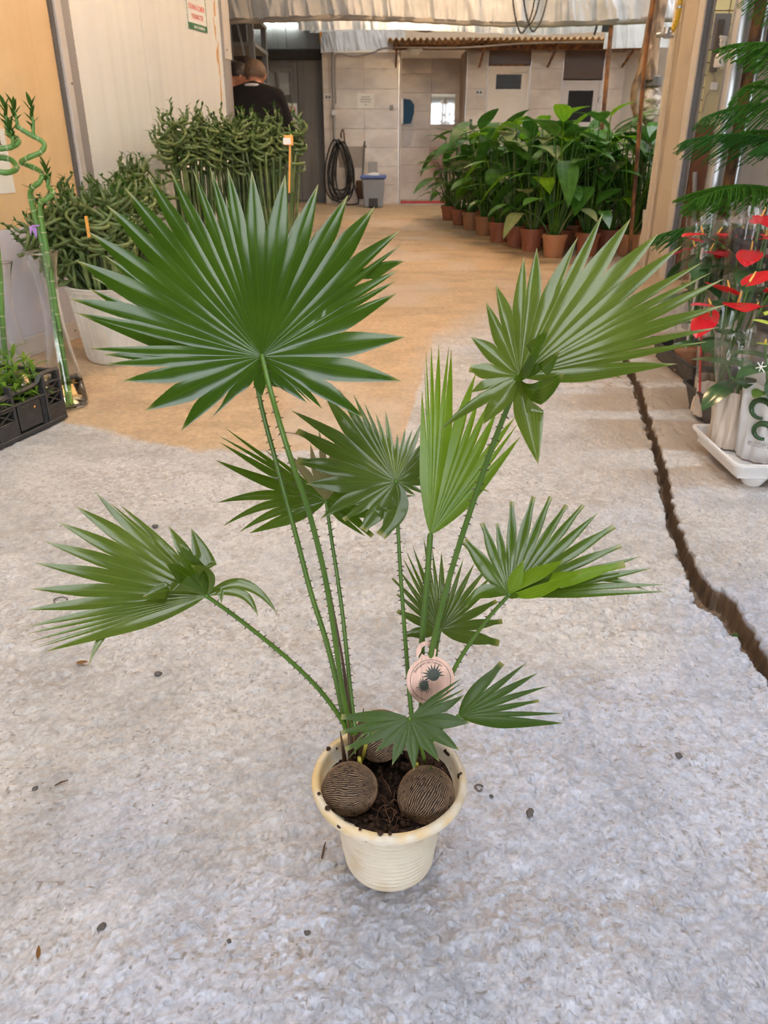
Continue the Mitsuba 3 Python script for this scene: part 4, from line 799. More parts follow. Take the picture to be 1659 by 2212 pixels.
def burst(c, r0, r1, n, a0, a1):
    p = []
    for k in range(n * 2 + 1):
        a = math.radians(a0 + (a1 - a0) * k / (2 * n)); r = (r1 * (0.85 + 0.3 * ((k * 7) % 5) / 4)) if k % 2 else r0
        p.append((c[0] + r * math.cos(a), c[1] + r * math.sin(a)))
    return Polygon(p).buffer(0).union(Point(c).buffer(r0 * 1.02))
for c, r0, r1, n, a0, a1, mt in (((0.0050, 0.0065), 0.0080, 0.0160, 11, -20, 215, 'tag_green'), ((-0.0092, -0.0062), 0.0060, 0.0112, 16, 30, 330, 'tag_green')):
    s = burst(c, r0, r1, n, a0, a1); part(tg, 'printed_plant', on_tag(trimesh.creation.extrude_polygon(max(getattr(s, 'geoms', [s]), key=lambda q: q.area), 0.0001, engine='earcut'), 0.0006), mt)

# ---------------------------------------------------------------- litter on the floor
def lump(r, seed, flat=0.5):
    e = ellipsoid((0, 0, 0), (r, r * 0.8, r * flat), 2); e.vertices *= 1 + 0.7 * (meshkit.noise(e.vertices / r * 1.6 + seed, seed)[:, None] - 0.5); return e
for k, (x, y, r, lab) in enumerate((( -0.473, 1.305, 0.0075, 'dark pebble on the floor below the drooping left leaf'), (0.240, 0.928, 0.0085, 'largest dark pebble on the floor right of the pot'),
        (0.532, 1.061, 0.0070, 'dark pebble far to the right of the pot near the frame edge'), (-0.398, 0.724, 0.0065, 'dark pebble on the floor in the lower left'),
        (-0.215, 0.704, 0.0035, 'tiny dark pebble in front, left of the middle'), (-0.108, 0.717, 0.0045, 'tiny dark pebble in front of the pot'),
        (0.182, 0.968, 0.0048, 'grey pebble just right of the pot rim'), (-0.66, 1.98, 0.010, 'dark speck of grit on the floor at the far left'), (-0.60, 0.985, 0.006, 'dark pebble at the left edge of the picture'))):
    single('pebble', lab, 'pebble', move(lump(r, k + 1), (x, y, floor_z(x, y) + r * 0.3), k * 1.3), 'pebble', True)
def flat_leaf(x, y, L, W, rz, label, mt='dry_leaf'):
    m, uv = blade(L, W, 8, 'lance', 0.35, -0.15, nc=2); return single('fallen_leaf', label, 'leaf', move(m, (x, y, floor_z(x, y) + 0.004), rz, 0.05), mt, True, uv=uv)
leafmat('leaf_brown', veined((0.20, 0.10, 0.035), (0.28, 0.15, 0.06)), 0.5, 0.4)
flat_leaf(-0.655, 1.335, 0.030, 0.012, -1.75, 'dry brown leaf on the floor at the left edge of the picture', 'leaf_brown')
flat_leaf(-0.468, 0.676, 0.018, 0.006, 0.3, 'small dry brown leaf in the lower left corner', 'leaf_brown')
flat_leaf(0.795, 1.50, 0.070, 0.018, -1.25, 'green leaf fallen into the crack of the floor', 'frond_dull')
for k in (labels,): pass
for x, y, L, rz, lab in ((-0.096, 0.838, 0.030, 1.45, 'thin dark twig on the floor just left of the pot'), (-0.567, 0.990, 0.022, 0.6, 'thin twig on the floor at the far left'), (-0.37, 2.78, 0.10, -0.5, 'dark twig on the tan floor')):
    d = np.array([math.cos(rz), math.sin(rz), 0]); o = np.array([x, y, floor_z(x, y) + 0.003])
    single('twig', lab, 'twig', tube([o, o + d * L * 0.5 + [0, 0, 0.002], o + d * L], [0.0012, 0.0016, 0.0008], 6), 'twig', True)
for x, y, r, lab in ((-0.78, 1.575, 0.014, 'curled black ring of tie wire on the floor at the left'), (0.163, 0.985, 0.006, 'small white-edged bubble ring in the concrete right of the pot')):
    single('wire_ring', lab, 'ring', tube([(x + r * math.cos(a) * (1 + 0.25 * math.sin(3 * a)), y + r * math.sin(a) * 1.2, floor_z(x, y) + 0.003) for a in np.linspace(0.3, 6.0, 24)], 0.0016, 6), 'pebble', True)
# ================================================================ LEFT: curly bamboo, vases, crate
def cane_variant(seed, h_straight, turns, R, top, r=0.0078, leaves=8, two=False):
    """a curly dracaena cane standing at the origin: straight below, wound in loops above, a leafy tip"""
    q = np.random.default_rng(seed); pts = [np.array([0, 0, 0.0])]
    pts += [np.array([0.006 * q.normal(), 0.006 * q.normal(), h_straight * t]) for t in (0.25, 0.5, 0.75)]
    a0 = q.uniform(0, 6.28); c = np.array([-R * math.cos(a0), -R * math.sin(a0)])
    n = int(turns * 12)
    for k in range(n + 1):
        a = a0 + 2 * math.pi * turns * k / n * (1 if seed % 2 else -1); rr = R * (1 + 0.10 * math.sin(1.7 * a + seed))
        tilt = 0.35 * R * math.sin(a + seed)
        pts.append(np.array([c[0] + rr * math.cos(a), c[1] + rr * math.sin(a), h_straight + (top - h_straight) * k / n + tilt * min(1, k / 4)]))
    last = pts[-1]; pts.append(last + [0.012 * q.normal(), 0.012 * q.normal(), 0.03]); pts.append(pts[-1] + [0.01 * q.normal(), 0.01 * q.normal(), 0.03])
    p = spline(pts, 26 + 4 * n); rad = np.full(len(p), r); s = np.concatenate([[0], np.cumsum(np.linalg.norm(np.diff(p, axis=0), axis=1))])
    rad *= 1 + 0.22 * (np.mod(s, 0.055) < 0.010); rad[-6:] *= np.linspace(1, 0.45, 6)
    body = tube(p, rad, 7)
    ms, uvs = [], []
    for k in range(leaves):
        b = p[-1 - (k % 4) * 3]; L = q.uniform(0.02, 0.045); m, uv = blade(L, L * 0.34, 4, 'lance', 0.3, 0.3, nc=1)
        ms.append(move(m, b, q.uniform(0, 6.28), q.uniform(0.2, 1.2))); uvs.append(uv)
    for k in range(3 if leaves > 4 else 1):     # side shoots on the loops
        b = p[int(len(p) * q.uniform(0.55, 0.9))]
        for w in range(3):
            L = q.uniform(0.018, 0.036); m, uv = blade(L, L * 0.3, 4, 'lance', 0.3, 0.2, nc=1); ms.append(move(m, b, q.uniform(0, 6.28), q.uniform(0.3, 1.3))); uvs.append(uv)
    return body, cat(ms), np.vstack(uvs)
CANES = {}
for kind, (h, top, nvar, R) in dict(short=(0.46, 0.70, 6, 0.044), tall=(0.80, 0.985, 6, 0.044)).items():
    for v in range(nvar):
        q = np.random.default_rng(100 + v); body, lv, uv = cane_variant(v + (0 if kind == 'short' else 50), h * q.uniform(0.92, 1.06), q.uniform(2.0, 3.1), R * q.uniform(0.8, 1.25), top * q.uniform(0.95, 1.05))
        CANES[kind, v] = (shape(body, 'cane', True), shape(lv, 'cane_leaf', True, uv=uv))
def cane(kind, v, x, y, z, tilt, az, spin, label, group):
    top = 0.78 if kind == 'short' else 1.1; e = np.array([x, y]) + math.sin(tilt) * top * np.array([math.cos(az), math.sin(az)])
    if (e - W0) @ WN < 0.11: tilt = min(tilt, 0.04); e = W0 + max((np.array([x, y]) - W0) @ WN, 0.13) * WN + ((np.array([x, y]) - W0) @ WD) * WD; x, y = float(e[0]), float(e[1])
    key = thing('curly_bamboo', label, 'bamboo', group)
    M = T().translate([x, y, z]).rotate([-math.sin(az), math.cos(az), 0], math.degrees(tilt)).rotate([0, 0, 1], math.degrees(spin))
    st, lv = CANES[kind, v]; scene[key + '__stem'] = {**st, 'to_world': M}; scene[key + '__leaves'] = {**lv, 'to_world': M}
    return key
def bucket(name_label, x, y, r0, r1, h, ribs=28):
    key = thing('bucket', name_label, 'bucket')
    prof = [(0, 0.004), (r0 * 0.97, 0.0), (r0, 0.01)] + [(r0 + (r1 - r0) * t, 0.01 + (h - 0.03) * t) for t in np.linspace(0.05, 1, 8)] + [(r1 + 0.012, h - 0.02), (r1 + 0.014, h - 0.004), (r1 + 0.008, h), (r1 - 0.002, h), (r1 - 0.006, h - 0.02), (r0 - 0.006, 0.02), (0, 0.016)]
    part(key, 'body', lathe(prof, 64, (x, y, 0.004)), 'bucket_white', 35)
    for k in range(ribs):
        t = 2 * math.pi * k / ribs; d = np.array([math.cos(t), math.sin(t), 0])
        part(key, 'rib', tube([np.array([x, y, 0.02]) + d * (r0 + 0.0), np.array([x, y, h - 0.022]) + d * (r1 + 0.0)], 0.0035, 5), 'bucket_white')
    part(key, 'rim', tube([(x + (r1 + 0.012) * math.cos(t), y + (r1 + 0.012) * math.sin(t), h) for t in np.linspace(0, 2 * np.pi, 49)], 0.006, 6), 'bucket_white', True)
    return key
BK = (-1.345, 3.93)
bucket('large ribbed off-white bucket of curly bamboo on the floor behind the big palm leaf', *BK, 0.175, 0.215, 0.37)
GR = 'curly bamboo canes bunched in the ribbed bucket'
for k in range(88):
    r = 0.15 * math.sqrt(rng.random()); t = rng.random() * 6.28; x, y = BK[0] + r * math.cos(t), BK[1] + r * math.sin(t)
    if k < 34:                                        # leaning out to the left over the rim
        az, tilt = math.radians(rng.uniform(165, 215)), rng.uniform(0.25, 0.74)
        b = 0.12 * math.sin(tilt) / math.sin(0.74); x, y = BK[0] - b * math.cos(az) + rng.normal() * 0.02, BK[1] - b * math.sin(az) + rng.normal() * 0.05
    else: az, tilt = t, min(r / 0.15 * rng.uniform(0.15, 0.5), math.atan(max(0.02, (0.185 - r) / 0.33)))
    ex = x + 0.6 * math.sin(tilt) * math.cos(az)
    if (np.array([ex, y + 0.6 * math.sin(tilt) * math.sin(az)]) - W0) @ WN < 0.06: tilt *= 0.45
    cane('short', k % 6, x, y, 0.06, tilt, az, rng.random() * 6.28, 'curly green bamboo cane in the crowded ribbed bucket by the cream door', GR)
bucket('smaller white bucket of curly bamboo by the wall, behind the ribbed one', -1.46, 4.72, 0.11, 0.135, 0.30, 0)
for k in range(34):
    r = 0.10 * math.sqrt(rng.random()); t = rng.random() * 6.28
    cane('short', k % 6, -1.46 + r * math.cos(t), 4.72 + r * math.sin(t), 0.05 + rng.uniform(0, 0.12), r / 0.10 * rng.uniform(0.05, 0.30), rng.uniform(-1.2, 1.6), rng.random() * 6.28, 'curly green bamboo cane in the small bucket against the white panel wall', 'curly bamboo canes in the small bucket by the wall')
for bi, (bx, by, nn) in enumerate(((-1.19, 5.22, 40), (-0.95, 5.50, 40), (-0.70, 5.30, 38))):
    bucket(('white bucket under the tall bamboo nearest the white wall', 'white bucket under the middle of the tall bamboo', 'white bucket under the tall bamboo nearest the walkway')[bi], bx, by, 0.105, 0.125, 0.30, 0)
    for k in range(nn):
        r = 0.09 * math.sqrt(rng.random()); t = rng.random() * 6.28
        cane('tall', (k + bi) % 6, bx + r * math.cos(t), by + r * math.sin(t), 0.03 + rng.uniform(-0.0, 0.11), r / 0.09 * rng.uniform(0.03, 0.15), t, rng.random() * 6.28,
             ('tall curly bamboo cane nearest the white wall in the rear bunch', 'tall curly bamboo cane in the middle of the rear bunch', 'tall curly bamboo cane nearest the walkway in the rear bunch')[bi], ('tall bamboo beside the white wall', 'tall bamboo in the middle of the rear bunch', 'tall bamboo by the walkway')[bi])
for x, y, z, lab in ((-1.21, 3.70, 0.50, 'blue tie round canes above the ribbed bucket'), (-1.05, 3.82, 0.46, 'blue tie round canes at the right side of the ribbed bucket')):
    single('blue_tie', lab, 'tie', tube(spline([(x, y, z - 0.03), (x + 0.012, y - 0.02, z), (x + 0.03, y - 0.01, z + 0.012), (x + 0.02, y - 0.03, z + 0.035)], 12), 0.006, 6), 'blue_tie', True)
lb = thing('price_stick', 'orange plastic label stick with a white tag in the tall bamboo by the walkway', 'label')
part(lb, 'stick', bar((-0.585, 5.13, 0.72), (-0.565, 5.13, 1.0), 0.012, 0.003, (0, 1, 0)), 'orange_plastic'); part(lb, 'head', box(-0.60, -0.545, 5.125, 5.131, 0.985, 1.04, 0.001), 'orange_plastic'); part(lb, 'tag', box(-0.605, -0.56, 5.118, 5.124, 0.99, 1.025), 'paper_white')
single('orange_label', 'pointed orange plant label among the bamboo of the ribbed bucket', 'label', box(-1.315, -1.30, 3.60, 3.603, 0.62, 0.71, 0.001), 'orange_plastic')

# ---------------------------------------------------------------- glass vases with lucky bamboo
def vase(label, x, y, h=0.615, k=1.0, water=0.12):
    key = thing('glass_vase', label, 'vase')
    out = [(0.0, 0.0), (0.066, 0.0), (0.076, 0.006), (0.080, 0.03), (0.079, 0.06), (0.073, 0.10), (0.062, 0.16), (0.049, 0.24), (0.040, 0.32), (0.036, 0.40), (0.038, 0.48), (0.047, 0.55), (0.059, 0.60), (0.0635, 0.613), (0.0640, 0.615)]
    th = 0.0038; inn = [(max(r - th, 0), z) for r, z in out[3:]]; inn = [(0.0605, 0.6155)] + [(r, z) for r, z in inn[::-1][1:]] + [(0.070, 0.016), (0.060, 0.010), (0.0, 0.010)]
    prof = [(r * k, z * h / 0.615) for r, z in out + inn]
    part(key, 'glass', lathe(prof, 64, (x, y, 0.003)), 'clear_glass', True)
    wat = [(0.0, 0.0105), (0.0595, 0.0105), (0.0695, 0.0165)] + [(r - th - 0.0002, z) for r, z in out[3:] if z < water] + [(0.066, water), (0.0, water)]
    part(key, 'water', lathe([(r * k, z * h / 0.615) for r, z in wat], 64, (x, y, 0.003)), 'water', True)
    part(key, 'rim', tube([(x + 0.0625 * k * math.cos(t), y + 0.0625 * k * math.sin(t), h + 0.003) for t in np.linspace(0, 2 * np.pi, 49)], 0.0022, 6), 'clear_glass', True)
    return key
def vase_cane(label, path, r, tips, shoots=()):
    key = thing('lucky_bamboo', label, 'bamboo')
    p = spline(path, 90); s = np.concatenate([[0], np.cumsum(np.linalg.norm(np.diff(p, axis=0), axis=1))]); rad = np.full(len(p), r) * (1 - 0.1 * np.linspace(0, 1, len(p)))
    part(key, 'stem', tube(p, rad * (1 + 0.10 * (np.mod(s, 0.062) < 0.011)), 10), 'cane_vase', True)
    for d in np.arange(0.05, s[-1] - 0.01, 0.062):
        i = int(np.searchsorted(s, d)); i = min(max(i, 1), len(p) - 2); dv = p[i + 1] - p[i - 1]; dv /= np.linalg.norm(dv); part(key, 'node', tube([p[i] - dv * 0.0018, p[i] + dv * 0.0018], rad[i] * 1.12, 10), 'cane_node')
    for b, hgt, az in tips:
        b = np.asarray(b, float); tp = b + [0.1 * hgt * math.cos(az), 0.1 * hgt * math.sin(az), hgt]
        part(key, 'shoot', tube([b, 0.5 * (b + tp) + [0.003, 0, 0], tp], [r * 0.75, r * 0.6, r * 0.35], 8), 'cane_vase', True)
        for k in range(9):
            t = 0.25 + 0.75 * k / 8; m, uv = blade(0.028 + 0.028 * t, 0.010 + 0.006 * t, 5, 'lance', 0.35, 0.15, nc=1)
            part(key, 'leaf', move(m, b + (tp - b) * t, k * 2.4 + az, 0.55 + 0.75 * t), 'cane_leaf', True, uv=uv)
    return key
V1, V2, V3 = (-1.325, 3.115), (-1.575, 3.12), (-1.60, 3.30)
vase('flared clear glass vase with two canes, right beside the black crate', *V1)
vase('flared clear glass vase at the left edge of the picture', *V2, h=0.60)
vase('clear glass vase partly hidden behind the one at the left edge', *V3, h=0.55)
vase_cane('straight bamboo cane in the right vase with a purple ribbon, curling at the top', [(-1.330, 3.12, 0.012), (-1.325, 3.118, 0.3), (-1.318, 3.125, 0.6), (-1.33, 3.12, 0.80), (-1.31, 3.10, 0.845), (-1.275, 3.10, 0.87), (-1.285, 3.15, 0.90), (-1.33, 3.17, 0.92), (-1.34, 3.12, 0.935), (-1.30, 3.09, 0.95), (-1.255, 3.11, 0.97), (-1.25, 3.13, 1.0), (-1.30, 3.13, 1.03), (-1.335, 3.12, 1.055)], 0.0095, [((-1.283, 3.13, 1.015), 0.10, 0.4), ((-1.33, 3.12, 1.05), 0.06, 2.2)])
vase_cane('straight bamboo cane in the right vase, behind the ribboned one', [(-1.310, 3.10, 0.012), (-1.302, 3.095, 0.3), (-1.292, 3.09, 0.6), (-1.287, 3.085, 0.78), (-1.25, 3.07, 0.81), (-1.235, 3.10, 0.83), (-1.26, 3.13, 0.85)], 0.0095, [((-1.262, 3.13, 0.85), 0.06, 1.0)])
vase_cane('thick bamboo cane in the left vase with wide loops', [(-1.575, 3.12, 0.012), (-1.545, 3.125, 0.3), (-1.50, 3.12, 0.58), (-1.485, 3.12, 0.84), (-1.50, 3.11, 0.885), (-1.44, 3.09, 0.905), (-1.39, 3.10, 0.90), (-1.37, 3.14, 0.915), (-1.40, 3.16, 0.945), (-1.47, 3.14, 0.95), (-1.49, 3.10, 0.955), (-1.43, 3.08, 0.975), (-1.36, 3.10, 0.985), (-1.34, 3.13, 1.005), (-1.38, 3.15, 1.03)], 0.0105, [((-1.385, 3.15, 1.03), 0.08, 0.5), ((-1.35, 3.10, 0.99), 0.05, 5.5)])
vase_cane('bamboo cane at the very left edge of the picture', [(-1.60, 3.10, 0.012), (-1.58, 3.10, 0.4), (-1.545, 3.10, 0.75), (-1.53, 3.10, 0.90), (-1.50, 3.08, 0.93), (-1.44, 3.10, 0.96), (-1.42, 3.12, 1.0), (-1.47, 3.12, 1.03)], 0.0105, [((-1.47, 3.12, 1.03), 0.13, 0.3), ((-1.43, 3.11, 0.98), 0.06, 0.3)])
single('purple_ribbon', 'small purple ribbon tied round a cane of the right vase', 'ribbon', cat([move(blade(0.035, 0.018, 4, 'strap', 0.5, 0.6, nc=1)[0], (-1.335, 3.108, 0.715), 2.6, -0.6), move(blade(0.04, 0.016, 4, 'strap', 0.4, 0.5, nc=1)[0], (-1.33, 3.106, 0.712), 3.4, -1.2), tube([(-1.326 + 0.0112 * math.cos(t), 3.118 + 0.0112 * math.sin(t), 0.715) for t in np.linspace(0, 6.28, 16)], 0.003, 5)]), 'purple_ribbon')

# ---------------------------------------------------------------- black crate of plug plants
CW = np.array([0.113, 0.359]); CW /= np.linalg.norm(CW); C0 = np.array([-1.267, 2.944])
CROT = math.atan2(-CW[1], -CW[0])
def crate_pt(m): return move(m, (C0[0], C0[1], 0), CROT)     # local x runs towards the camera along the near side, y to the right... -y into the crate
crate = thing('crate', 'black openwork plastic crate of small plants at the left edge', 'crate')
LX, LY, HZ = 0.60, 0.36, 0.205
def wall_local(x0, x1, y0, y1, z0, z1, c=0.002): return crate_pt(box(x0, x1, y0, y1, z0, z1, c))
sg = -1   # the crate lies on the wall side of its visible face
part(crate, 'base', wall_local(0, LX, sg * LY, 0, 0.006, 0.016), 'black_plastic')
for (x0, x1) in ((0, 0.10), (0.26, 0.36), (0.50, 0.60)):                                       # corner and middle panels: a frame, an X and a solid foot
    part(crate, 'post', wall_local(x0, x0 + 0.012, sg * 0.03, 0, 0.006, HZ), 'black_plastic'); part(crate, 'post', wall_local(x1 - 0.012, x1, sg * 0.03, 0, 0.006, HZ), 'black_plastic')
    part(crate, 'foot_panel', wall_local(x0, x1, sg * 0.004, 0, 0.006, 0.075), 'black_plastic')
    for z in (0.075, 0.12, 0.165): part(crate, 'rail', wall_local(x0, x1, sg * 0.022, 0, z, z + 0.006), 'black_plastic')
    for z in (0.081, 0.126):
        part(crate, 'cross', crate_pt(bar((x0 + 0.012, sg * 0.008, z), (x1 - 0.012, sg * 0.008, z + 0.039), 0.006, 0.006, (0, 1, 0))), 'black_plastic'); part(crate, 'cross', crate_pt(bar((x1 - 0.012, sg * 0.008, z), (x0 + 0.012, sg * 0.008, z + 0.039), 0.006, 0.006, (0, 1, 0))), 'black_plastic')
for (x0, x1) in ((0.13, 0.25), (0.37, 0.47)): part(crate, 'plate', wall_local(x0, x1, sg * 0.008, sg * 0.003, 0.03, 0.128), 'black_plastic')
for x in (0.108, 0.115, 0.122, 0.478, 0.486, 0.494): part(crate, 'slat', wall_local(x, x + 0.003, sg * 0.02, 0, 0.02, 0.128), 'black_plastic')
part(crate, 'sill', wall_local(0, LX, sg * 0.03, 0.002, 0.006, 0.022), 'black_plastic'); part(crate, 'rail', wall_local(0.1, 0.5, sg * 0.022, 0, 0.128, 0.135), 'black_plastic')
part(crate, 'rim', crate_pt(tube(spline([(0, sg * 0.012, HZ), (0.09, sg * 0.012, HZ), (0.14, sg * 0.012, HZ - 0.028), (0.30, sg * 0.012, HZ - 0.032), (0.46, sg * 0.012, HZ - 0.028), (0.51, sg * 0.012, HZ), (0.60, sg * 0.012, HZ)], 50), 0.009, 4)), 'black_plastic')
for y0 in (sg * LY,): part(crate, 'back_wall', wall_local(0, LX, y0, y0 + 0.01, 0.006, HZ), 'black_plastic')
for x0 in (0, LX - 0.012):
    part(crate, 'end_wall', wall_local(x0, x0 + 0.012, sg * LY, 0, 0.006, 0.12), 'black_plastic'); part(crate, 'rim', wall_local(x0, x0 + 0.018, sg * LY, 0, HZ - 0.018, HZ), 'black_plastic')
    for k in range(4): part(crate, 'post', wall_local(x0, x0 + 0.012, sg * (0.02 + 0.1 * k), sg * (0.035 + 0.1 * k), 0.1, HZ), 'black_plastic')
part(crate, 'sticker', wall_local(0.165, 0.172, 0.0, 0.0045, 0.10, 0.108), 'orange_plastic')
PLUGS = []
for v in range(5):
    q = np.random.default_rng(60 + v); hgt = q.uniform(0.19, 0.27); st = tube(spline([(0, 0, 0), (0.01 * q.normal(), 0.01 * q.normal(), hgt * 0.5), (0.015 * q.normal(), 0.015 * q.normal(), hgt)], 10), np.linspace(0.005, 0.003, 10), 6)
    lv = []
    for k in range(16):
        t = 0.3 + 0.7 * k / 15; L = q.uniform(0.06, 0.10) * (1.1 - 0.35 * t); m, uv = blade(L, L * 0.24, 6, 'lance', 0.25, 0.45, nc=1)
        lv.append((move(m, (0, 0, hgt * t), k * 2.4 + q.normal() * 0.3, q.uniform(0.1, 0.8) + 0.5 * (t > 0.9)), uv, 'plug_leaf_light' if (v == 1 and k > 12) else 'plug_leaf'))
    PLUGS.append((shape(st, 'cane_vase', True), [shape(m, b, True, uv=uv) for m, uv, b in lv]))
for i in range(6):
    for j in range(5):
        key = thing('plug_plant', 'small leafy light green plant standing in the black crate', 'plant', 'plug plants in the black crate')
        p = crate_pt(trimesh.Trimesh([[0.05 + 0.1 * i + rng.normal() * 0.012, sg * (0.05 + 0.065 * j) + rng.normal() * 0.01, 0.03]] * 3, [[0, 1, 2]], process=False)).vertices[0]
        M = T().translate(p.tolist()).rotate([0, 0, 1], float(rng.random() * 360)); st, lv = PLUGS[(i * 3 + j) % 5]
        scene[key + '__stem'] = {**st, 'to_world': M}
        for k, l in enumerate(lv): scene[key + '__leaf' + (f'_{k:03d}' if k else '')] = {**l, 'to_world': M}
# ================================================================ RIGHT: pipes and fittings
for x, y, r, mt, lab in ((1.825, 4.62, 0.047, 'galvanised', 'thick shiny galvanised pipe standing at the right, nearest the steel post'), (1.915, 4.66, 0.032, 'rust', 'rusty brown pipe between two galvanised ones at the right'), (1.975, 4.70, 0.022, 'galvanised', 'thin galvanised pipe right of the rusty one')):
    single('standing_pipe', lab, 'pipe', tube([(x, y, 0), (x, y, 1.2), (x, y, 3.2)], r, 20), mt, True)
for x, y, z1, lab in ((2.13, 5.35, 3.2, 'long dark grey plastic pipe at the far right'), (2.22, 5.35, 1.42, 'shorter dark grey plastic pipe with an elbow at the far right')):
    single('plastic_pipe', lab, 'pipe', tube(spline([(x, y, 0), (x, y, 0.8), (x, y, z1 - 0.05), (x + 0.01, y, z1)], 16), 0.021, 12), 'pvc_grey', True)
hp = thing('pipe_run', 'dark grey plastic pipe running level with an elbow at the top right', 'pipe')
part(hp, 'run', tube(spline([(2.03, 5.0, 1.95), (2.03, 5.0, 1.70), (2.05, 5.0, 1.635), (2.10, 5.0, 1.62), (2.3, 5.0, 1.615), (2.9, 5.0, 1.61)], 40), 0.027, 12), 'pvc_grey', True)
for x in (2.13, 2.3): part(hp, 'collar', tube([(x - 0.025, 5.0, 1.618), (x + 0.025, 5.0, 1.617)], 0.034, 14), 'pvc_grey', 40)
# hose with a tap on the sheeted wall
hs = thing('yellow_hose', 'ribbed yellow hose ending in a tap on the sheeted wall', 'hose')
yp = spline([(2.10, 6.42, 2.4), (2.085, 6.42, 2.0), (2.08, 6.42, 1.84), (2.07, 6.42, 1.76), (2.05, 6.42, 1.715)], 60); part(hs, 'hose', tube(yp, 0.017 * (1 + 0.14 * (np.arange(60) % 4 < 2)), 12), 'yellow_hose', True)
part(hs, 'tap', cat([tube([(2.05, 6.42, 1.715), (2.0, 6.44, 1.70), (1.98, 6.5, 1.70)], 0.018, 10), tube([(2.02, 6.43, 1.70), (2.02, 6.43, 1.74)], 0.026, 10), box(2.0, 2.07, 6.41, 6.45, 1.672, 1.69, 0.004)]), 'galvanised', 40); part(hs, 'clamp', tube([(2.081, 6.42, 1.853), (2.080, 6.42, 1.867)], 0.022, 12), 'galvanised')
# dispenser on the beige board
dv = thing('spray_bottle', 'white bottle-shaped dispenser with a dark green emblem above the beige board', 'dispenser')
part(dv, 'body', lathe([(0, 0), (0.038, 0), (0.043, 0.01), (0.043, 0.055), (0.034, 0.085), (0.020, 0.11), (0.019, 0.15), (0.028, 0.165), (0.026, 0.19), (0, 0.195)], 28, (2.405, 6.35, 1.485)), 'white_plastic', 40)
part(dv, 'nozzle', cat([tube([(2.405, 6.35, 1.665), (2.365, 6.32, 1.672)], 0.010, 8), tube([(2.385, 6.33, 1.66), (2.37, 6.32, 1.62)], 0.006, 6)]), 'white_plastic', 40)
e = lathe([(0, 0), (0.021, 0.0005), (0.0215, 0.003), (0, 0.004)], 20); part(dv, 'emblem', move(e, (2.402, 6.312, 1.523), 0, math.pi / 2 - 0.05), 'ink_green'); part(dv, 'emblem_band', box(2.388, 2.416, 6.3055, 6.3075, 1.521, 1.526), 'paper_white')
part(dv, 'bracket', box(2.35, 2.40, 6.37, 6.40, 1.46, 1.78, 0.004), 'trim_dark')
part(dv, 'back_plate', box(2.33, 2.45, 6.39, 6.40, 1.60, 1.82, 0.003), 'grey_steel')
sw = thing('switch_box', 'small white switch box with a cable on the beige board', 'switch'); part(sw, 'box', box(2.375, 2.425, 6.375, 6.40, 1.345, 1.395, 0.005), 'white_plastic'); part(sw, 'cable', tube(spline([(2.395, 6.39, 1.395), (2.39, 6.38, 1.43), (2.36, 6.39, 1.46), (2.34, 6.40, 1.47)], 14), 0.004, 6), 'cable_grey', True); part(sw, 'cable', tube(spline([(2.38, 6.395, 1.345), (2.36, 6.395, 1.30), (2.35, 6.395, 1.2)], 12), 0.003, 6), 'cable_grey', True)

# ================================================================ NORFOLK PINE
nf = thing('norfolk_pine', 'tall Norfolk pine with feathery tiered branches at the right edge', 'tree')
part(nf, 'pot', lathe([(0, 0), (0.13, 0), (0.135, 0.01), (0.165, 0.27), (0.175, 0.275), (0.175, 0.30), (0.16, 0.30), (0.155, 0.26), (0, 0.25)], 40, (1.98, 4.05, 0.002)), 'black_plastic', 35)
part(nf, 'trunk', tube(spline([(1.98, 4.05, 0.2), (1.985, 4.05, 0.9), (1.975, 4.06, 1.6), (1.98, 4.06, 2.0)], 30), np.linspace(0.022, 0.008, 30), 10), 'bark', True)
def pine_branch(L, seed, sweep=0.12):
    """a flat spray along +x: a rachis with close side twigs, each clad in short needles"""
    q = np.random.default_rng(seed); ms = []
    P = lambda t: np.array([L * t, 0.0, 0.10 * L * math.sin(2.2 * t) - sweep * L * t * t])
    ms.append(tube([P(t) for t in np.linspace(0, 1, 12)], np.linspace(0.008, 0.004, 12), 6))
    n = int(L / 0.017)
    for k in range(n):
        t = 0.12 + 0.88 * k / n; b = P(t); ln = L * 0.40 * (1 - t) ** 0.5 * min(1, t * 3.2) + 0.03
        for sg in (-1, 1):
            a = 0.95 + 0.1 * q.normal(); d = np.array([math.cos(a), sg * math.sin(a), -0.32 + 0.08 * q.normal()]); m = 9
            pts = np.array([b + d * ln * u + np.array([0.25 * ln * u * u, 0, -0.35 * ln * u * u]) for u in np.linspace(0, 1, m)])
            rad = np.linspace(0.0068, 0.0045, m); rad[1::2] *= 0.62; rad *= 0.72; ms.append(tube(pts, rad, 5))
    return cat(ms)
BR = [shape(pine_branch(0.62, s), 'pine_green' if s % 2 else 'pine_blue', True) for s in range(4)]
BR2 = [shape(pine_branch(0.45, 10 + s), 'pine_green' if s % 2 else 'pine_blue', True) for s in range(3)]
tiers = [(0.60, 0.95, BR, -6, 5), (0.78, 0.90, BR, -4, 5), (0.98, 0.85, BR, 3, 5), (1.15, 0.80, BR, 8, 5), (1.34, 0.95, BR2, 12, 5), (1.55, 0.8, BR2, 18, 5), (1.75, 0.6, BR2, 25, 4)]
for ti, (z, s, lib, el, n) in enumerate(tiers):
    for k in range(n):
        key = numbered(nf + '__branch'); az = 360 * k / n + 41 * ti + 158
        scene[key] = {**lib[(k + ti) % len(lib)], 'to_world': T().translate([1.98, 4.05, z]).rotate([0, 0, 1], az).rotate([0, 1, 0], -el + float(rng.normal() * 4)).rotate([1, 0, 0], float(rng.uniform(-38, 38))).scale(s)}

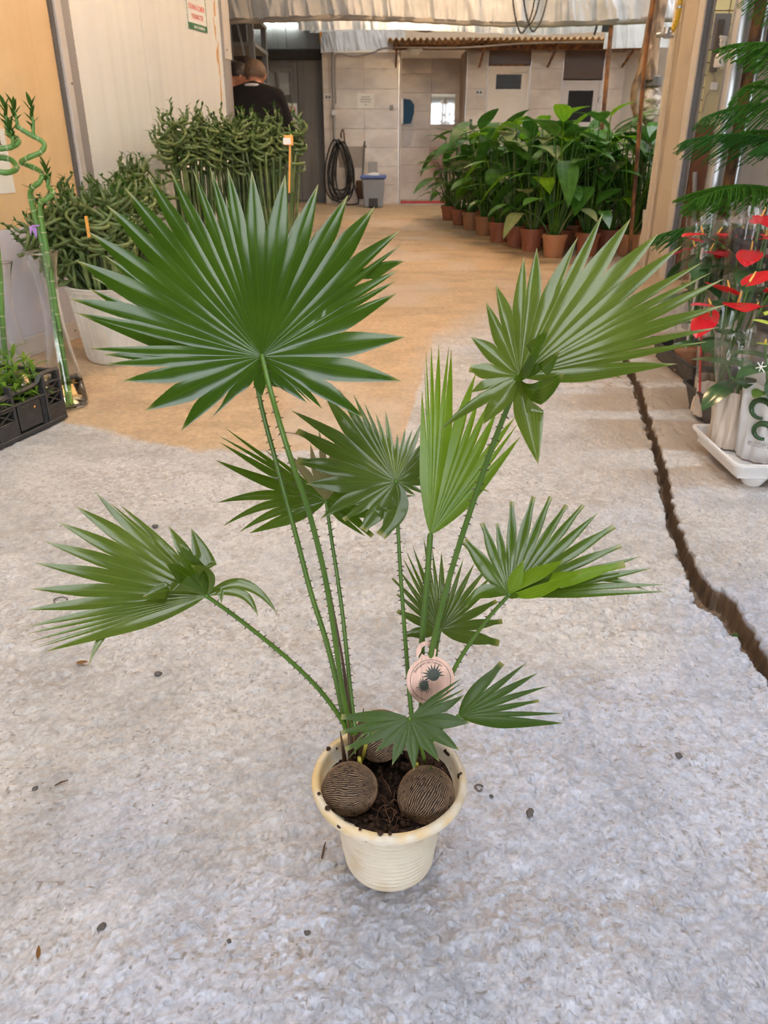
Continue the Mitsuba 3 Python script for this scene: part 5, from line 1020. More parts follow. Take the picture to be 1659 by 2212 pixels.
# ================================================================ ANTHURIUMS
def heart(L, W, fold=0.18, droop=0.25, nr=12, nc=4): return blade(L, W, nr, 'heart', fold, droop, 0.25, nc)
def orient(m, at, az, pitch, roll=0.0):
    """+y of the blade turned to azimuth az, raised by pitch"""
    m = move(m, ry=roll); m = move(m, rx=pitch); return move(m, at, az - math.pi / 2)
def flower(key, base, top, az, size, col, pitch=0.1):
    base, top = np.array(base, float), np.array(top, float); mid = (base + top) / 2 + [0.012 * math.cos(az), 0.012 * math.sin(az), 0.02]
    part(key, 'flower_stalk', tube(spline([base, mid, top], 12), 0.0032, 6), 'lily_stem', True)
    size *= 1.3; m, uv = heart(size, size * 0.9, 0.12, 0.2); part(key, 'spathe', orient(m, top, az, pitch), col, True, uv=uv)
    d = np.array([0.45 * math.cos(az), 0.45 * math.sin(az), 0.9]); part(key, 'spadix', tube([top + [0, 0, 0.003], top + d * size * 0.2, top + d * size * 0.36], [0.0045, 0.0042, 0.002], 8), 'spadix_yellow', True)
def leafy(key, base, specs):
    for az, reach, z, L, col, pitch in specs:
        top = np.array([base[0] + reach * math.cos(az), base[1] + reach * math.sin(az), z]); b = np.array(base)
        part(key, 'leaf_stalk', tube(spline([b, (b + top) / 2 + [0, 0, 0.03], top], 10), 0.003, 6), 'lily_stem', True)
        L *= 1.15; m, uv = heart(L, L * 0.66); part(key, 'leaf', orient(m, top, az, pitch), col, True, uv=uv)
def sleeve(key, x, y, z0, z1, r0, r1, crinkle=0.006, seg=48, mt='sleeve', seed=1, gap=0.0):
    th = np.linspace(gap, 2 * np.pi - gap, seg); P = []
    for k in range(14):
        t = k / 13; r = r0 + (r1 - r0) * t + crinkle * np.sin(th * 7 + seed + 2 * t) * (0.3 + t) + crinkle * 0.7 * np.sin(th * 13 + seed * 2 - 3 * t)
        P.append(np.stack([x + r * np.cos(th), y + r * np.sin(th), np.full(seg, z0 + (z1 - z0) * t) + 0.012 * np.sin(th * 3 + seed) * t], 1))
    return part(key, 'sleeve' if mt == 'sleeve' else 'wrap', grid_mesh(np.array(P)), mt, True)
def apot(key, x, y, z, r=0.055, h=0.11, mt='terracotta'):
    part(key, 'pot', lathe([(0, 0), (r * 0.75, 0), (r * 0.77, 0.004), (r, h - 0.015), (r * 1.07, h - 0.014), (r * 1.07, h), (r * 0.98, h), (r * 0.95, h - 0.02), (0, h - 0.025)], 32, (x, y, z)), mt, 35)
# trays
def tray(label, x0, x1, y0, y1, z0, h, mt, feet=True, slope=0.02):
    key = thing('tray', label, 'tray'); t = 0.006
    def ring(o, z): return np.array([[x0 + o, y0 + o, z], [x1 - o, y0 + o, z], [x1 - o, y1 - o, z], [x0 + o, y1 - o, z]])
    def rr(o, z, c=0.03, n=6):
        out = []
        for cx, cy, a0 in ((x1 - o - c, y1 - o - c, 0), (x0 + o + c, y1 - o - c, 90), (x0 + o + c, y0 + o + c, 180), (x1 - o - c, y0 + o + c, 270)):
            for a in np.radians(np.linspace(a0, a0 + 90, n)): out.append([cx + c * math.cos(a), cy + c * math.sin(a), z])
        return np.array(out + out[:1])
    P = np.array([rr(slope, z0), rr(slope * 0.9, z0 + 0.006), rr(0.004, z0 + h - 0.012), rr(-0.006, z0 + h - 0.008), rr(-0.006, z0 + h), rr(0.004, z0 + h), rr(slope + t, z0 + 0.008), rr(slope + 0.05, z0 + 0.008)])
    part(key, 'body', grid_mesh(P), mt, 40); part(key, 'bottom', box(x0 + slope, x1 - slope, y0 + slope, y1 - slope, z0 + 0.001, z0 + 0.008), mt)
    if feet:
        for fx, fy in ((x0 + 0.09, y0 + 0.06), (x1 - 0.09, y0 + 0.06), (x0 + 0.09, y1 - 0.06), (x1 - 0.09, y1 - 0.06)):
            part(key, 'foot', lathe([(0, 0), (0.028, 0), (0.05, z0), (0, z0)], 20, (fx, fy, 0.001)), mt, 35)
    return key
tray('white plastic tray under the wrapped white anthurium at the right edge', 1.105, 1.62, 2.235, 2.62, 0.035, 0.055, 'white_plastic')
tray('black plastic tray behind the white one', 1.235, 1.75, 2.72, 3.10, 0.004, 0.115, 'black_plastic', False, 0.03)
tray('black plastic tray of cellophane-wrapped anthuriums at the back', 1.37, 1.95, 3.35, 3.95, 0.004, 0.10, 'black_plastic', False, 0.03)
# white anthurium, nearest
wa = thing('white_anthurium', 'white-flowered anthurium in a white printed paper wrap on the white tray', 'plant'); wx, wy = 1.27, 2.42
apot(wa, wx, wy, 0.046, 0.06, 0.12)
sleeve(wa, wx, wy, 0.05, 0.30, 0.078, 0.100, 0.006, 60, 'paper_wrap', 3); sleeve(wa, wx, wy, 0.28, 0.46, 0.098, 0.125, 0.004, 60, 'sleeve', 3)
sp_c = []
for (az, z, s0) in ((3.95, 0.235, 0.030), (4.15, 0.165, 0.026), (4.9, 0.2, 0.03)):
    th = np.linspace(0.3, 5.0, 26); c = np.array([wx, wy, 0]); rr_ = 0.101
    pts = [[wx + rr_ * math.cos(az + s0 / rr_ * 1.1 * math.cos(t)), wy + rr_ * math.sin(az + s0 / rr_ * 1.1 * math.cos(t)), z + s0 * math.sin(t)] for t in th]; sp_c.append(tube(pts, np.linspace(0.012, 0.005, 26), 6))
part(wa, 'wrap_print', cat(sp_c), 'anth_leaf', True)
tx = text_on('essentials', 0.020, (0, 0, 0), (1, 0, 0), (0, 0, 1), 0.001); v = tx.vertices; aa = 3.72 + v[:, 0] / 0.094; rr_ = 0.0925 - v[:, 1]; tx.vertices = np.stack([wx + rr_ * np.cos(aa), wy + rr_ * np.sin(aa), v[:, 2] + 0.107], 1); part(wa, 'wrap_lettering', tx, 'trim_grey')
flower(wa, (wx, wy, 0.15), (wx - 0.03, wy - 0.10, 0.405), -1.4, 0.085, 'spathe_white', 0.9)
flower(wa, (wx, wy, 0.15), (wx - 0.055, wy + 0.02, 0.515), 0.3, 0.075, 'spathe_lime', 0.15); flower(wa, (wx, wy, 0.15), (wx - 0.045, wy + 0.0, 0.485), 2.8, 0.055, 'spathe_lime', 0.35)
flower(wa, (wx, wy, 0.15), (wx - 0.075, wy - 0.02, 0.43), 4.2, 0.045, 'spathe_lime', 0.4)
leafy(wa, (wx, wy, 0.15), [(3.5, 0.06, 0.36, 0.10, 'anth_leaf', 0.0), (4.3, 0.07, 0.33, 0.11, 'anth_leaf', -0.3), (5.0, 0.08, 0.31, 0.09, 'leaf_cream', 0.1), (2.6, 0.05, 0.38, 0.10, 'anth_leaf', 0.2), (0.5, 0.06, 0.40, 0.12, 'anth_leaf', 0.0), (5.6, 0.06, 0.36, 0.11, 'anth_leaf', 0.2), (3.9, 0.075, 0.29, 0.08, 'anth_leaf_light', 0.2)])
for az, z in ((3.75, 0.37), (4.3, 0.335)):
    c = np.array([wx + 0.118 * math.cos(az), wy + 0.118 * math.sin(az), z]); tg2 = np.array([-math.sin(az), math.cos(az), 0]); 
    part(wa, 'printed_star', cat([tube([c - 0.018 * (math.cos(b) * tg2 + math.sin(b) * np.array([0, 0, 1])), c + 0.018 * (math.cos(b) * tg2 + math.sin(b) * np.array([0, 0, 1]))], 0.0018, 4) for b in (0.4, 1.4, 2.4)]), 'paper_white')
# second wrapped plant on the white tray
wb = thing('white_anthurium', 'anthurium in crumpled kraft paper beside the printed one on the white tray', 'plant'); apot(wb, 1.20, 2.53, 0.046, 0.045, 0.10); sleeve(wb, 1.20, 2.53, 0.05, 0.24, 0.06, 0.068, 0.008, 40, 'kraft', 8)
leafy(wb, (1.20, 2.53, 0.14), [(3.6, 0.05, 0.27, 0.11, 'anth_leaf', -0.4), (4.4, 0.05, 0.30, 0.10, 'anth_leaf', 0.2), (2.6, 0.05, 0.33, 0.10, 'anth_leaf', 0.2), (1.2, 0.05, 0.32, 0.10, 'anth_leaf', 0.2)]); sleeve(wb, 1.20, 2.53, 0.23, 0.42, 0.068, 0.10, 0.004, 40, 'sleeve', 5)
# red anthurium of the middle tray
ra = thing('red_anthurium', 'red anthurium in a clear sleeve with a red stripe, standing in the black tray', 'plant'); rx, ry = 1.315, 2.95
apot(ra, rx, ry, 0.013, 0.06, 0.12); sleeve(ra, rx, ry, 0.02, 0.16, 0.075, 0.078, 0.008, 40, 'kraft', 2); sleeve(ra, rx, ry, 0.15, 0.42, 0.08, 0.115, 0.004, 48, 'sleeve', 2)
part(ra, 'sleeve_stripe', tube([(rx - 0.075, ry - 0.03, 0.10), (rx - 0.098, ry - 0.03, 0.25), (rx - 0.118, ry - 0.03, 0.40)], 0.004, 6), 'ink_red')
for dx, dy, z, az, s, c, pt in ((-0.03, -0.02, 0.500, 3.6, 0.105, 'spathe_red', 0.5), (-0.005, -0.05, 0.465, 4.5, 0.11, 'spathe_red', 0.15), (0.045, 0.0, 0.53, 0.3, 0.095, 'spathe_red', 0.5), (0.015, -0.06, 0.44, 4.3, 0.065, 'spathe_red', 0.3), (0.055, -0.06, 0.445, 5.2, 0.065, 'spathe_red', 0.5), (-0.09, -0.02, 0.42, 3.9, 0.085, 'spathe_red', -0.6), (-0.10, -0.04, 0.455, 3.2, 0.06, 'spathe_pink', 0.2), (0.13, 0.0, 0.50, 0.2, 0.08, 'spathe_red', 0.3)):
    flower(ra, (rx, ry, 0.12), (rx + dx, ry + dy, z), az, s, c, pt)
leafy(ra, (rx, ry, 0.12), [(a, 0.07, 0.30 + 0.03 * (k % 3), 0.13, 'anth_leaf', 0.1) for k, a in enumerate((0.2, 1.2, 2.2, 3.1, 4.0, 4.9, 5.7))])
bp = thing('black_pot', 'empty black plant pot among the red anthuriums', 'pot'); part(bp, 'body', lathe([(0, 0), (0.07, 0), (0.10, 0.17), (0.107, 0.172), (0.107, 0.19), (0.096, 0.19), (0.09, 0.16), (0.06, 0.01), (0, 0.01)], 36, (1.43, 2.74, 0.24)), 'black_plastic', 35)
part(bp, 'stand', lathe([(0, 0), (0.08, 0), (0.085, 0.24), (0, 0.24)], 24, (1.43, 2.80, 0.014)), 'black_plastic', 35)
# the rear row in cellophane
for k, (x, y, seed, lab) in enumerate(((1.44, 3.62, 11, 'red anthurium in a clear sleeve at the left end of the back tray'), (1.58, 3.66, 12, 'red anthurium in a clear sleeve in the middle of the back tray'), (1.72, 3.60, 13, 'red anthurium in a clear sleeve at the right end of the back tray'), (1.56, 3.42, 14, 'tall red anthurium rising in front of the back tray\'s row'))):
    q = np.random.default_rng(seed); key = thing('red_anthurium', lab, 'plant'); top = 0.70 if k < 3 else 0.76
    apot(key, x, y, 0.013, 0.06, 0.12, 'terracotta_tan'); sleeve(key, x, y, 0.10, top, 0.066, 0.095 if k < 3 else 0.11, 0.005, 40, 'sleeve', seed)
    part(key, 'stake', tube([(x - 0.02, y - 0.03, 0.1), (x - 0.025, y - 0.035, 0.58)], 0.006, 6), 'kraft')
    for f in range(5 if k < 3 else 8):
        az = 3.3 + 2.6 * q.random() if f < 4 else q.uniform(0, 6.28); r = q.uniform(0.02, 0.07); flower(key, (x, y, 0.13), (x + r * math.cos(az), y + r * math.sin(az), q.uniform(0.55, 0.64) if k < 3 else q.uniform(0.56, 0.76)), az, q.uniform(0.065, 0.095), 'spathe_red' if q.random() < 0.6 else 'spathe_pink', q.uniform(-0.3, 0.5))
    leafy(key, (x, y, 0.13), [(q.uniform(0, 6.28), q.uniform(0.03, 0.07), q.uniform(0.36, 0.55), q.uniform(0.12, 0.17), 'anth_leaf' if q.random() < 0.6 else 'anth_leaf_light', q.uniform(-0.6, 1.0)) for _ in range(9)])
single('black_pot', 'dark pot rim lying tilted among the cellophane sleeves', 'pot', move(lathe([(0.06, 0), (0.085, 0.10), (0.09, 0.10), (0.09, 0.115), (0.08, 0.115), (0.055, 0)], 32), (1.56, 3.50, 0.53), 0.3, 0.25), 'black_plastic', 35)

# ================================================================ POTTED LILIES in front of the tiled wall
LILY = []
for v in range(7):
    q = np.random.default_rng(300 + v); leaves = []
    H = q.uniform(1.0, 1.22)
    for k in range(20):
        az = k * 2.4 + q.normal() * 0.3; f = (k + 1) / 20; z = (0.32 + 0.68 * f) * H; r = (0.10 + 0.20 * (1 - f) + 0.05 * q.random()) * (1.1 - 0.35 * f)
        base = np.array([0.03 * math.cos(az), 0.03 * math.sin(az), 0.17]); top = np.array([r * math.cos(az), r * math.sin(az), z]); L = q.uniform(0.27, 0.40) * (0.75 if f < 0.3 else 1)
        m, uv = blade(L, L * 0.54, 8, 'lance', 0.22, q.uniform(0.3, 1.1), 0.3, 2)
        m = orient(m, top, az, q.uniform(-0.1, 0.75) * (0.5 + f))
        st = tube(spline([base, base * 0.5 + top * 0.5 + [0, 0, 0.06], top], 8), np.linspace(0.010, 0.005, 8), 5)
        allm = cat([m, st]); alluv = np.vstack([uv, np.full((len(st.vertices), 2), 0.3)])
        rnd = q.random(); mt = 'lily_leaf' if rnd < 0.70 else ('lily_leaf_light' if rnd < 0.82 else 'lily_leaf_dusty')
        leaves.append(shape(allm, mt, True, uv=alluv))
    LILY.append(leaves)
PT = lathe([(0, 0), (0.085, 0), (0.088, 0.006), (0.112, 0.165), (0.121, 0.166), (0.123, 0.205), (0.113, 0.205), (0.110, 0.175), (0, 0.17)], 32)
POTS = [shape(PT, 'terracotta', 35), shape(PT, 'terracotta_tan', 35)]
lilies = []
edge = [(0.93, 11.75), (1.02, 11.0), (1.10, 10.35), (1.20, 9.75), (1.28, 9.05), (1.40, 8.62), (1.50, 8.25), (1.64, 7.80), (1.86, 7.72)]
for x, y in edge: lilies.append((x, y))
for (x, y) in edge[:-1]:
    for k in range(1, 5):
        xx, yy = x + 0.31 * k + rng.normal() * 0.03, y + 0.12 * k + rng.normal() * 0.08
        if xx < 2.75 and not (2.15 < xx < 2.75 and yy < 7.55): lilies.append((xx, yy))
lilies += [(2.12, 7.85), (2.38, 7.9), (2.6, 8.1)]
keep = []
for p in lilies:
    if all(math.hypot(p[0] - o[0], p[1] - o[1]) > 0.24 for o in keep): keep.append(p)
for i, (x, y) in enumerate(keep):
    front = (x, y) in edge
    n_ = edge.index((x, y)) if front else None
    ords = ('farthest', 'second farthest', 'third farthest', 'fourth farthest', 'middle', 'fourth nearest', 'third nearest', 'second nearest', 'nearest')
    lab = f'broad-leaved lily in a terracotta pot, {ords[n_]} in the front row along the walkway' if front else 'broad-leaved lily in a terracotta pot, deep in the crowd of potted lilies'
    key = thing('potted_lily', lab, 'potted plant', 'potted lilies in front of the tiled wall' if front else 'lilies in the middle of the crowd')
    s = (0.90 if y > 11 else 1.0) * rng.uniform(0.94, 1.06); M = T().translate([x, y, 0.004]).rotate([0, 0, 1], float(rng.random() * 360)).scale([1, 1, s])
    scene[key + '__pot'] = {**POTS[(i * 5 + i // 3) % 3 % 2], 'to_world': M}
    for k, l in enumerate(LILY[i % 7]): scene[key + '__leaf' + (f'_{k:03d}' if k else '')] = {**l, 'to_world': M}
# ================================================================ THINGS BY THE BACK WALL
mr = thing('mirror', 'bright frameless mirror in the washbasin recess', 'mirror'); part(mr, 'glass', box(0.86, 1.30, YB + 0.965, YB + 0.982, 1.30, 1.80, 0.006), 'mirror_glass')
ds = thing('towel_dispenser', 'blue and white paper towel dispenser on the edge of the recess', 'dispenser')
part(ds, 'back', box(0.285, 0.335, YB + 0.02, YB + 0.26, 1.29, 1.68, 0.01), 'white_plastic')
Pb = Polygon([(0.335, 1.29), (0.335, 1.68), (0.46, 1.66), (0.52, 1.58), (0.515, 1.45), (0.47, 1.30)]); m = trimesh.creation.extrude_polygon(Pb, 0.24, engine='earcut'); m = tm(np.stack([m.vertices[:, 0], YB + 0.02 + m.vertices[:, 2], m.vertices[:, 1]], 1), m.faces); m.fix_normals(); part(ds, 'cover', m, 'blue_translucent')
bs = thing('washbasin', 'pinkish wall-hung washbasin in the recess, half hidden by a lily', 'washbasin')
part(bs, 'bowl', lathe([(0, 0), (0.09, 0.01), (0.17, 0.07), (0.235, 0.17), (0.24, 0.19), (0.22, 0.19), (0.14, 0.08), (0, 0.04)], 36, (1.06, YB + 0.74, 0.56)), 'basin_pink', True); part(bs, 'splashback', box(0.86, 1.26, YB + 0.94, YB + 0.98, 0.70, 0.92, 0.01), 'basin_pink'); part(bs, 'trap', tube([(1.06, YB + 0.8, 0.56), (1.06, YB + 0.8, 0.40), (1.06, YB + 0.97, 0.38)], 0.025, 10), 'trim_dark', True); part(bs, 'tap', tube(spline([(1.06, YB + 0.93, 0.75), (1.06, YB + 0.92, 0.88), (1.06, YB + 0.82, 0.88)], 12), 0.012, 8), 'edge_metal', True)
bn = thing('pedal_bin', 'grey pedal bin with a blue rim and some paper on top, by the tiled wall', 'bin')
def taper(x0, x1, y0, y1, z0, z1, k, c=0.02):
    m = box(x0, x1, y0, y1, z0, z1, c); cx, cy = (x0 + x1) / 2, (y0 + y1) / 2; t = (z1 - m.vertices[:, 2]) / (z1 - z0); m.vertices[:, 0] = cx + (m.vertices[:, 0] - cx) * (1 - k * t); m.vertices[:, 1] = cy + (m.vertices[:, 1] - cy) * (1 - k * t); return m
part(bn, 'body', taper(-0.37, 0.01, 13.98, 14.34, 0.004, 0.46, 0.16), 'bin_grey'); part(bn, 'rim', box(-0.40, 0.04, 13.95, 14.37, 0.455, 0.505, 0.015), 'blue_lid'); part(bn, 'open_lid', move(box(-0.08, 0.08, -0.012, 0.012, 0, 0.22, 0.006), (-0.19, 14.34, 0.49), 0, -0.1), 'trim_grey')
part(bn, 'pedal', box(-0.24, -0.12, 13.92, 13.99, 0.02, 0.05, 0.008), 'black_plastic'); part(bn, 'pedal_recess', box(-0.255, -0.105, 13.985, 14.01, 0.0, 0.15, 0.004), 'black_plastic')
pp = ellipsoid((-0.19, 14.15, 0.51), (0.12, 0.10, 0.035), 2); pp.vertices += 0.02 * (meshkit.noise(pp.vertices * 25, 3)[:, None] - 0.5); single('waste_paper', 'crumpled white paper heaped on the pedal bin', 'paper', pp, 'paper_white')
hc = thing('hose_coil', 'tangled coil of dark hose hanging on the tiled wall by the passage', 'hose'); loops = []
for k in range(9):
    q = np.random.default_rng(40 + k); w, h = q.uniform(0.10, 0.25), q.uniform(0.38, 0.52); cx = -0.76 + 0.05 * q.normal(); zt_ = 1.05 - 0.05 * q.random()
    pts = [(cx + w * math.sin(a) * (0.55 + 0.45 * (1 - math.cos(a)) / 2 * 1.4), YB - 0.05 - 0.012 * k - 0.02 * math.sin(a * 2), max(0.03, zt_ - h * (1 - math.cos(a)))) for a in np.linspace(0, 2 * np.pi, 36)]
    loops.append(tube(pts, 0.013, 7))
part(hc, 'loops', cat(loops), 'black_rubber', True); part(hc, 'tail', tube(spline([(-0.60, YB - 0.15, 0.5), (-0.50, YB - 0.2, 0.25), (-0.45, YB - 0.25, 0.05), (-0.55, YB - 0.4, 0.02), (-0.75, YB - 0.35, 0.02)], 30), 0.013, 7), 'black_rubber', True); part(hc, 'hook', tube(spline([(-0.74, YB - 0.015, 1.10), (-0.74, YB - 0.1, 1.08), (-0.74, YB - 0.14, 1.14), (-0.70, YB - 0.12, 1.20), (-0.68, YB - 0.05, 1.0)], 14), 0.012, 7), 'rust', True)
br = thing('dustpan', 'long-handled brown dustpan leaning on the tiled wall beside the bin', 'dustpan'); part(br, 'handle', tube([(-0.335, YB - 0.03, 1.02), (-0.385, YB - 0.14, 0.40)], 0.014, 8), 'trim_dark', True); part(br, 'grip', tube([(-0.36, YB - 0.03, 0.96), (-0.31, YB - 0.03, 0.93)], 0.016, 8), 'trim_dark'); part(br, 'pan', taper(-0.50, -0.30, YB - 0.26, YB - 0.10, 0.10, 0.40, 0.3, 0.02), 'twig')
cd = thing('conduit', 'grey conduit pipe running up the tiled wall with a white junction box', 'pipe'); part(cd, 'pipe', tube([(-0.86, YB - 0.04, 0.45), (-0.86, YB - 0.04, 3.0)], 0.022, 10), 'trim_grey', True); part(cd, 'junction_box', box(-0.90, -0.82, YB - 0.08, YB - 0.01, 1.42, 1.50, 0.008), 'white_plastic')
eb = thing('cable_box', 'white upright box with an orange edge at the top of the passage corner', 'box'); part(eb, 'box', box(-1.02, -0.88, YB - 0.14, YB - 0.02, 2.36, 2.84, 0.008), 'white_plastic'); part(eb, 'edge', box(-1.06, -1.02, YB - 0.14, YB - 0.04, 2.48, 2.82, 0.004), 'orange_plastic')
for x, z, mt, lab in ((-0.955, 1.70, 'white_plastic', 'double switch plate by the passage corner'), (1.62, 1.77, 'white_plastic', 'white switch plate between the recess and the cream door'), (1.50, 1.32, 'trim_dark', 'small dark socket low beside the cream door')):
    k = thing('switch_plate', lab, 'switch'); w = 0.065 if mt == 'white_plastic' else 0.025; part(k, 'plate', box(x - w, x + w, YB - 0.018, YB, z - 0.045, z + 0.045, 0.005), mt)
    for d in (-0.028, 0.025): part(k, 'rocker', box(x + d * w / 0.065 - 0.018 * w / 0.065, x + d * w / 0.065 + 0.018 * w / 0.065, YB - 0.023, YB - 0.018, z - 0.022, z + 0.022, 0.002), 'trim_dark')
ps = thing('wall_notice', 'cream paper notice with a few lines of print on the tiled wall', 'notice'); part(ps, 'sheet', box(-0.46, -0.17, YB - 0.006, YB - 0.001, 1.53, 1.76), 'paper')
for z, w in ((1.70, 0.14), (1.665, 0.2), (1.63, 0.17), (1.585, 0.05)): part(ps, 'print_line', box(-0.315 - w / 2, -0.315 + w / 2, YB - 0.0075, YB - 0.006, z - 0.007, z + 0.007), 'trim_grey')
single('soap_holder', 'small grey holder on the tiles left of the recess edge', 'holder', box(0.10, 0.16, YB - 0.03, YB, 1.50, 1.58, 0.008), 'trim_grey')
cl = thing('ceiling_light', 'round white porch light under the corrugated roof', 'lamp'); part(cl, 'base', lathe([(0, 0.05), (0.13, 0.05), (0.14, 0.03), (0.13, 0.0), (0, 0.0)], 28, (0.50, 14.55, 2.33)), 'white_plastic', 35); part(cl, 'dome', ellipsoid((0.50, 14.55, 2.33), (0.09, 0.09, 0.05), 2), 'paper', True)
cb = thing('wall_cable', 'pale cable running along the top of the tiles to the roof', 'cable'); part(cb, 'run', tube(spline([(-0.82, YB - 0.03, 1.6), (-0.82, YB - 0.03, 2.2), (-0.76, YB - 0.03, 2.33), (-0.5, YB - 0.04, 2.30), (-0.2, YB - 0.1, 2.34), (0.1, 14.2, 2.36), (1.2, 14.0, 2.34), (2.4, 13.95, 2.40), (4.2, 13.95, 2.42)], 70), 0.014, 6), 'cable_grey', True)
for k, pts in enumerate(([(-0.06, 13.0, 2.66), (0.25, 13.0, 2.52), (0.6, 13.0, 2.445), (0.95, 13.0, 2.52), (1.13, 13.0, 2.66)],)): single('hanging_cable', 'dark cable sagging in front of the bright film', 'cable', tube(spline(pts, 40), 0.012, 6), 'black_rubber', True)
lc = thing('looped_cable', 'dark cable hanging in loose loops above the corrugated roof', 'cable')
for cx, w, z0, h in ((1.32, 0.12, 1.955, 0.9), (1.43, 0.13, 1.97, 0.9), (1.39, 0.10, 2.03, 0.9)):
    part(lc, 'loop', tube(spline([(cx - w, 8.6, z0 + h), (cx - w * 0.95, 8.6, z0 + h * 0.35), (cx - w * 0.4, 8.59, z0 + 0.04), (cx + w * 0.1, 8.58, z0), (cx + w * 0.75, 8.59, z0 + h * 0.25), (cx + w * 1.2, 8.6, z0 + h)], 40), 0.008, 6), 'black_rubber', True)
pole = thing('rusty_pole', 'thin rusty pole standing before the lilies, leaning slightly', 'pole'); part(pole, 'shaft', tube(spline([(2.325, 7.62, 0.0), (2.285, 7.61, 0.7), (2.235, 7.6, 1.67), (2.255, 7.6, 2.3), (2.26, 7.6, 3.1)], 40), 0.019, 10), 'rust', True)
single('rusty_pole', 'rusty pole behind the lilies near the grey-white door', 'pole', tube([(2.29, 9.0, 0.0), (2.283, 9.0, 1.3), (2.257, 9.0, 2.3), (2.25, 9.0, 3.1)], 0.022, 10), 'rust', True)
single('black_flap', 'black rubber strip hanging from the roof beside the rusty pole', 'strip', cat([bar((2.39, 9.5, 2.9), (2.345, 9.5, 2.05), 0.10, 0.02, (0, 1, 0)), bar((2.34, 9.46, 2.6), (2.21, 9.46, 2.02), 0.02, 0.02, (0, 1, 0))]), 'black_rubber')
tk = thing('dry_trunk', 'dry fibrous trunk hanging over the lilies with a wrapped root ball', 'trunk')
p = spline([(2.66, 8.8, 3.1), (2.655, 8.8, 2.4), (2.63, 8.8, 1.95), (2.62, 8.8, 1.72), (2.63, 8.8, 1.55)], 40); t_ = tube(p, np.linspace(0.075, 0.095, 40), 20); t_.vertices += 0.03 * (meshkit.fbm(t_.vertices * [22, 22, 9], 3, 2)[:, None] - 0.5) * [1, 1, 0.3]; part(tk, 'trunk', t_, 'bark', True)
f = tube(spline([(2.60, 8.76, 1.85), (2.54, 8.74, 1.62), (2.50, 8.74, 1.45), (2.53, 8.75, 1.30), (2.57, 8.76, 1.2)], 24), np.linspace(0.05, 0.025, 24), 12); f.vertices += 0.04 * (meshkit.fbm(f.vertices * 18, 3, 5)[:, None] - 0.5); part(tk, 'hanging_fibre', f, 'bark', True)
e = ellipsoid((2.69, 8.8, 1.36), (0.10, 0.10, 0.20), 4); e.vertices += 0.05 * (meshkit.fbm(e.vertices * 14, 3, 7)[:, None] - 0.5); part(tk, 'wrapped_ball', e, 'crumpled_wrap', True); part(tk, 'collar', lathe([(0.07, 0), (0.10, 0.01), (0.095, 0.09), (0.07, 0.10)], 20, (2.68, 8.8, 1.50)), 'trim_dark')
tk2 = thing('tree_stand', 'post holding the dry trunk among the lilies', 'post'); part(tk2, 'post', tube([(2.70, 8.82, 0), (2.70, 8.82, 1.2)], 0.03, 8), 'bark', True)
bg = grid_mesh(np.stack([np.stack([2.43 + (0.10 + 0.02 * math.sin(5 * a + z * 9)) * math.cos(a) * np.ones(1), 7.36 + (0.10 + 0.02 * math.sin(4 * a)) * math.sin(a) * np.ones(1), np.full(1, z)], -1)[0] for z in np.linspace(0.01, 0.46, 10) for a in np.linspace(0, 2 * np.pi, 28)]).reshape(10, 28, 3))
single('plastic_sack', 'dusty clear plastic sack standing at the foot of the sheeted wall', 'sack', bg, 'dirty_film', True)

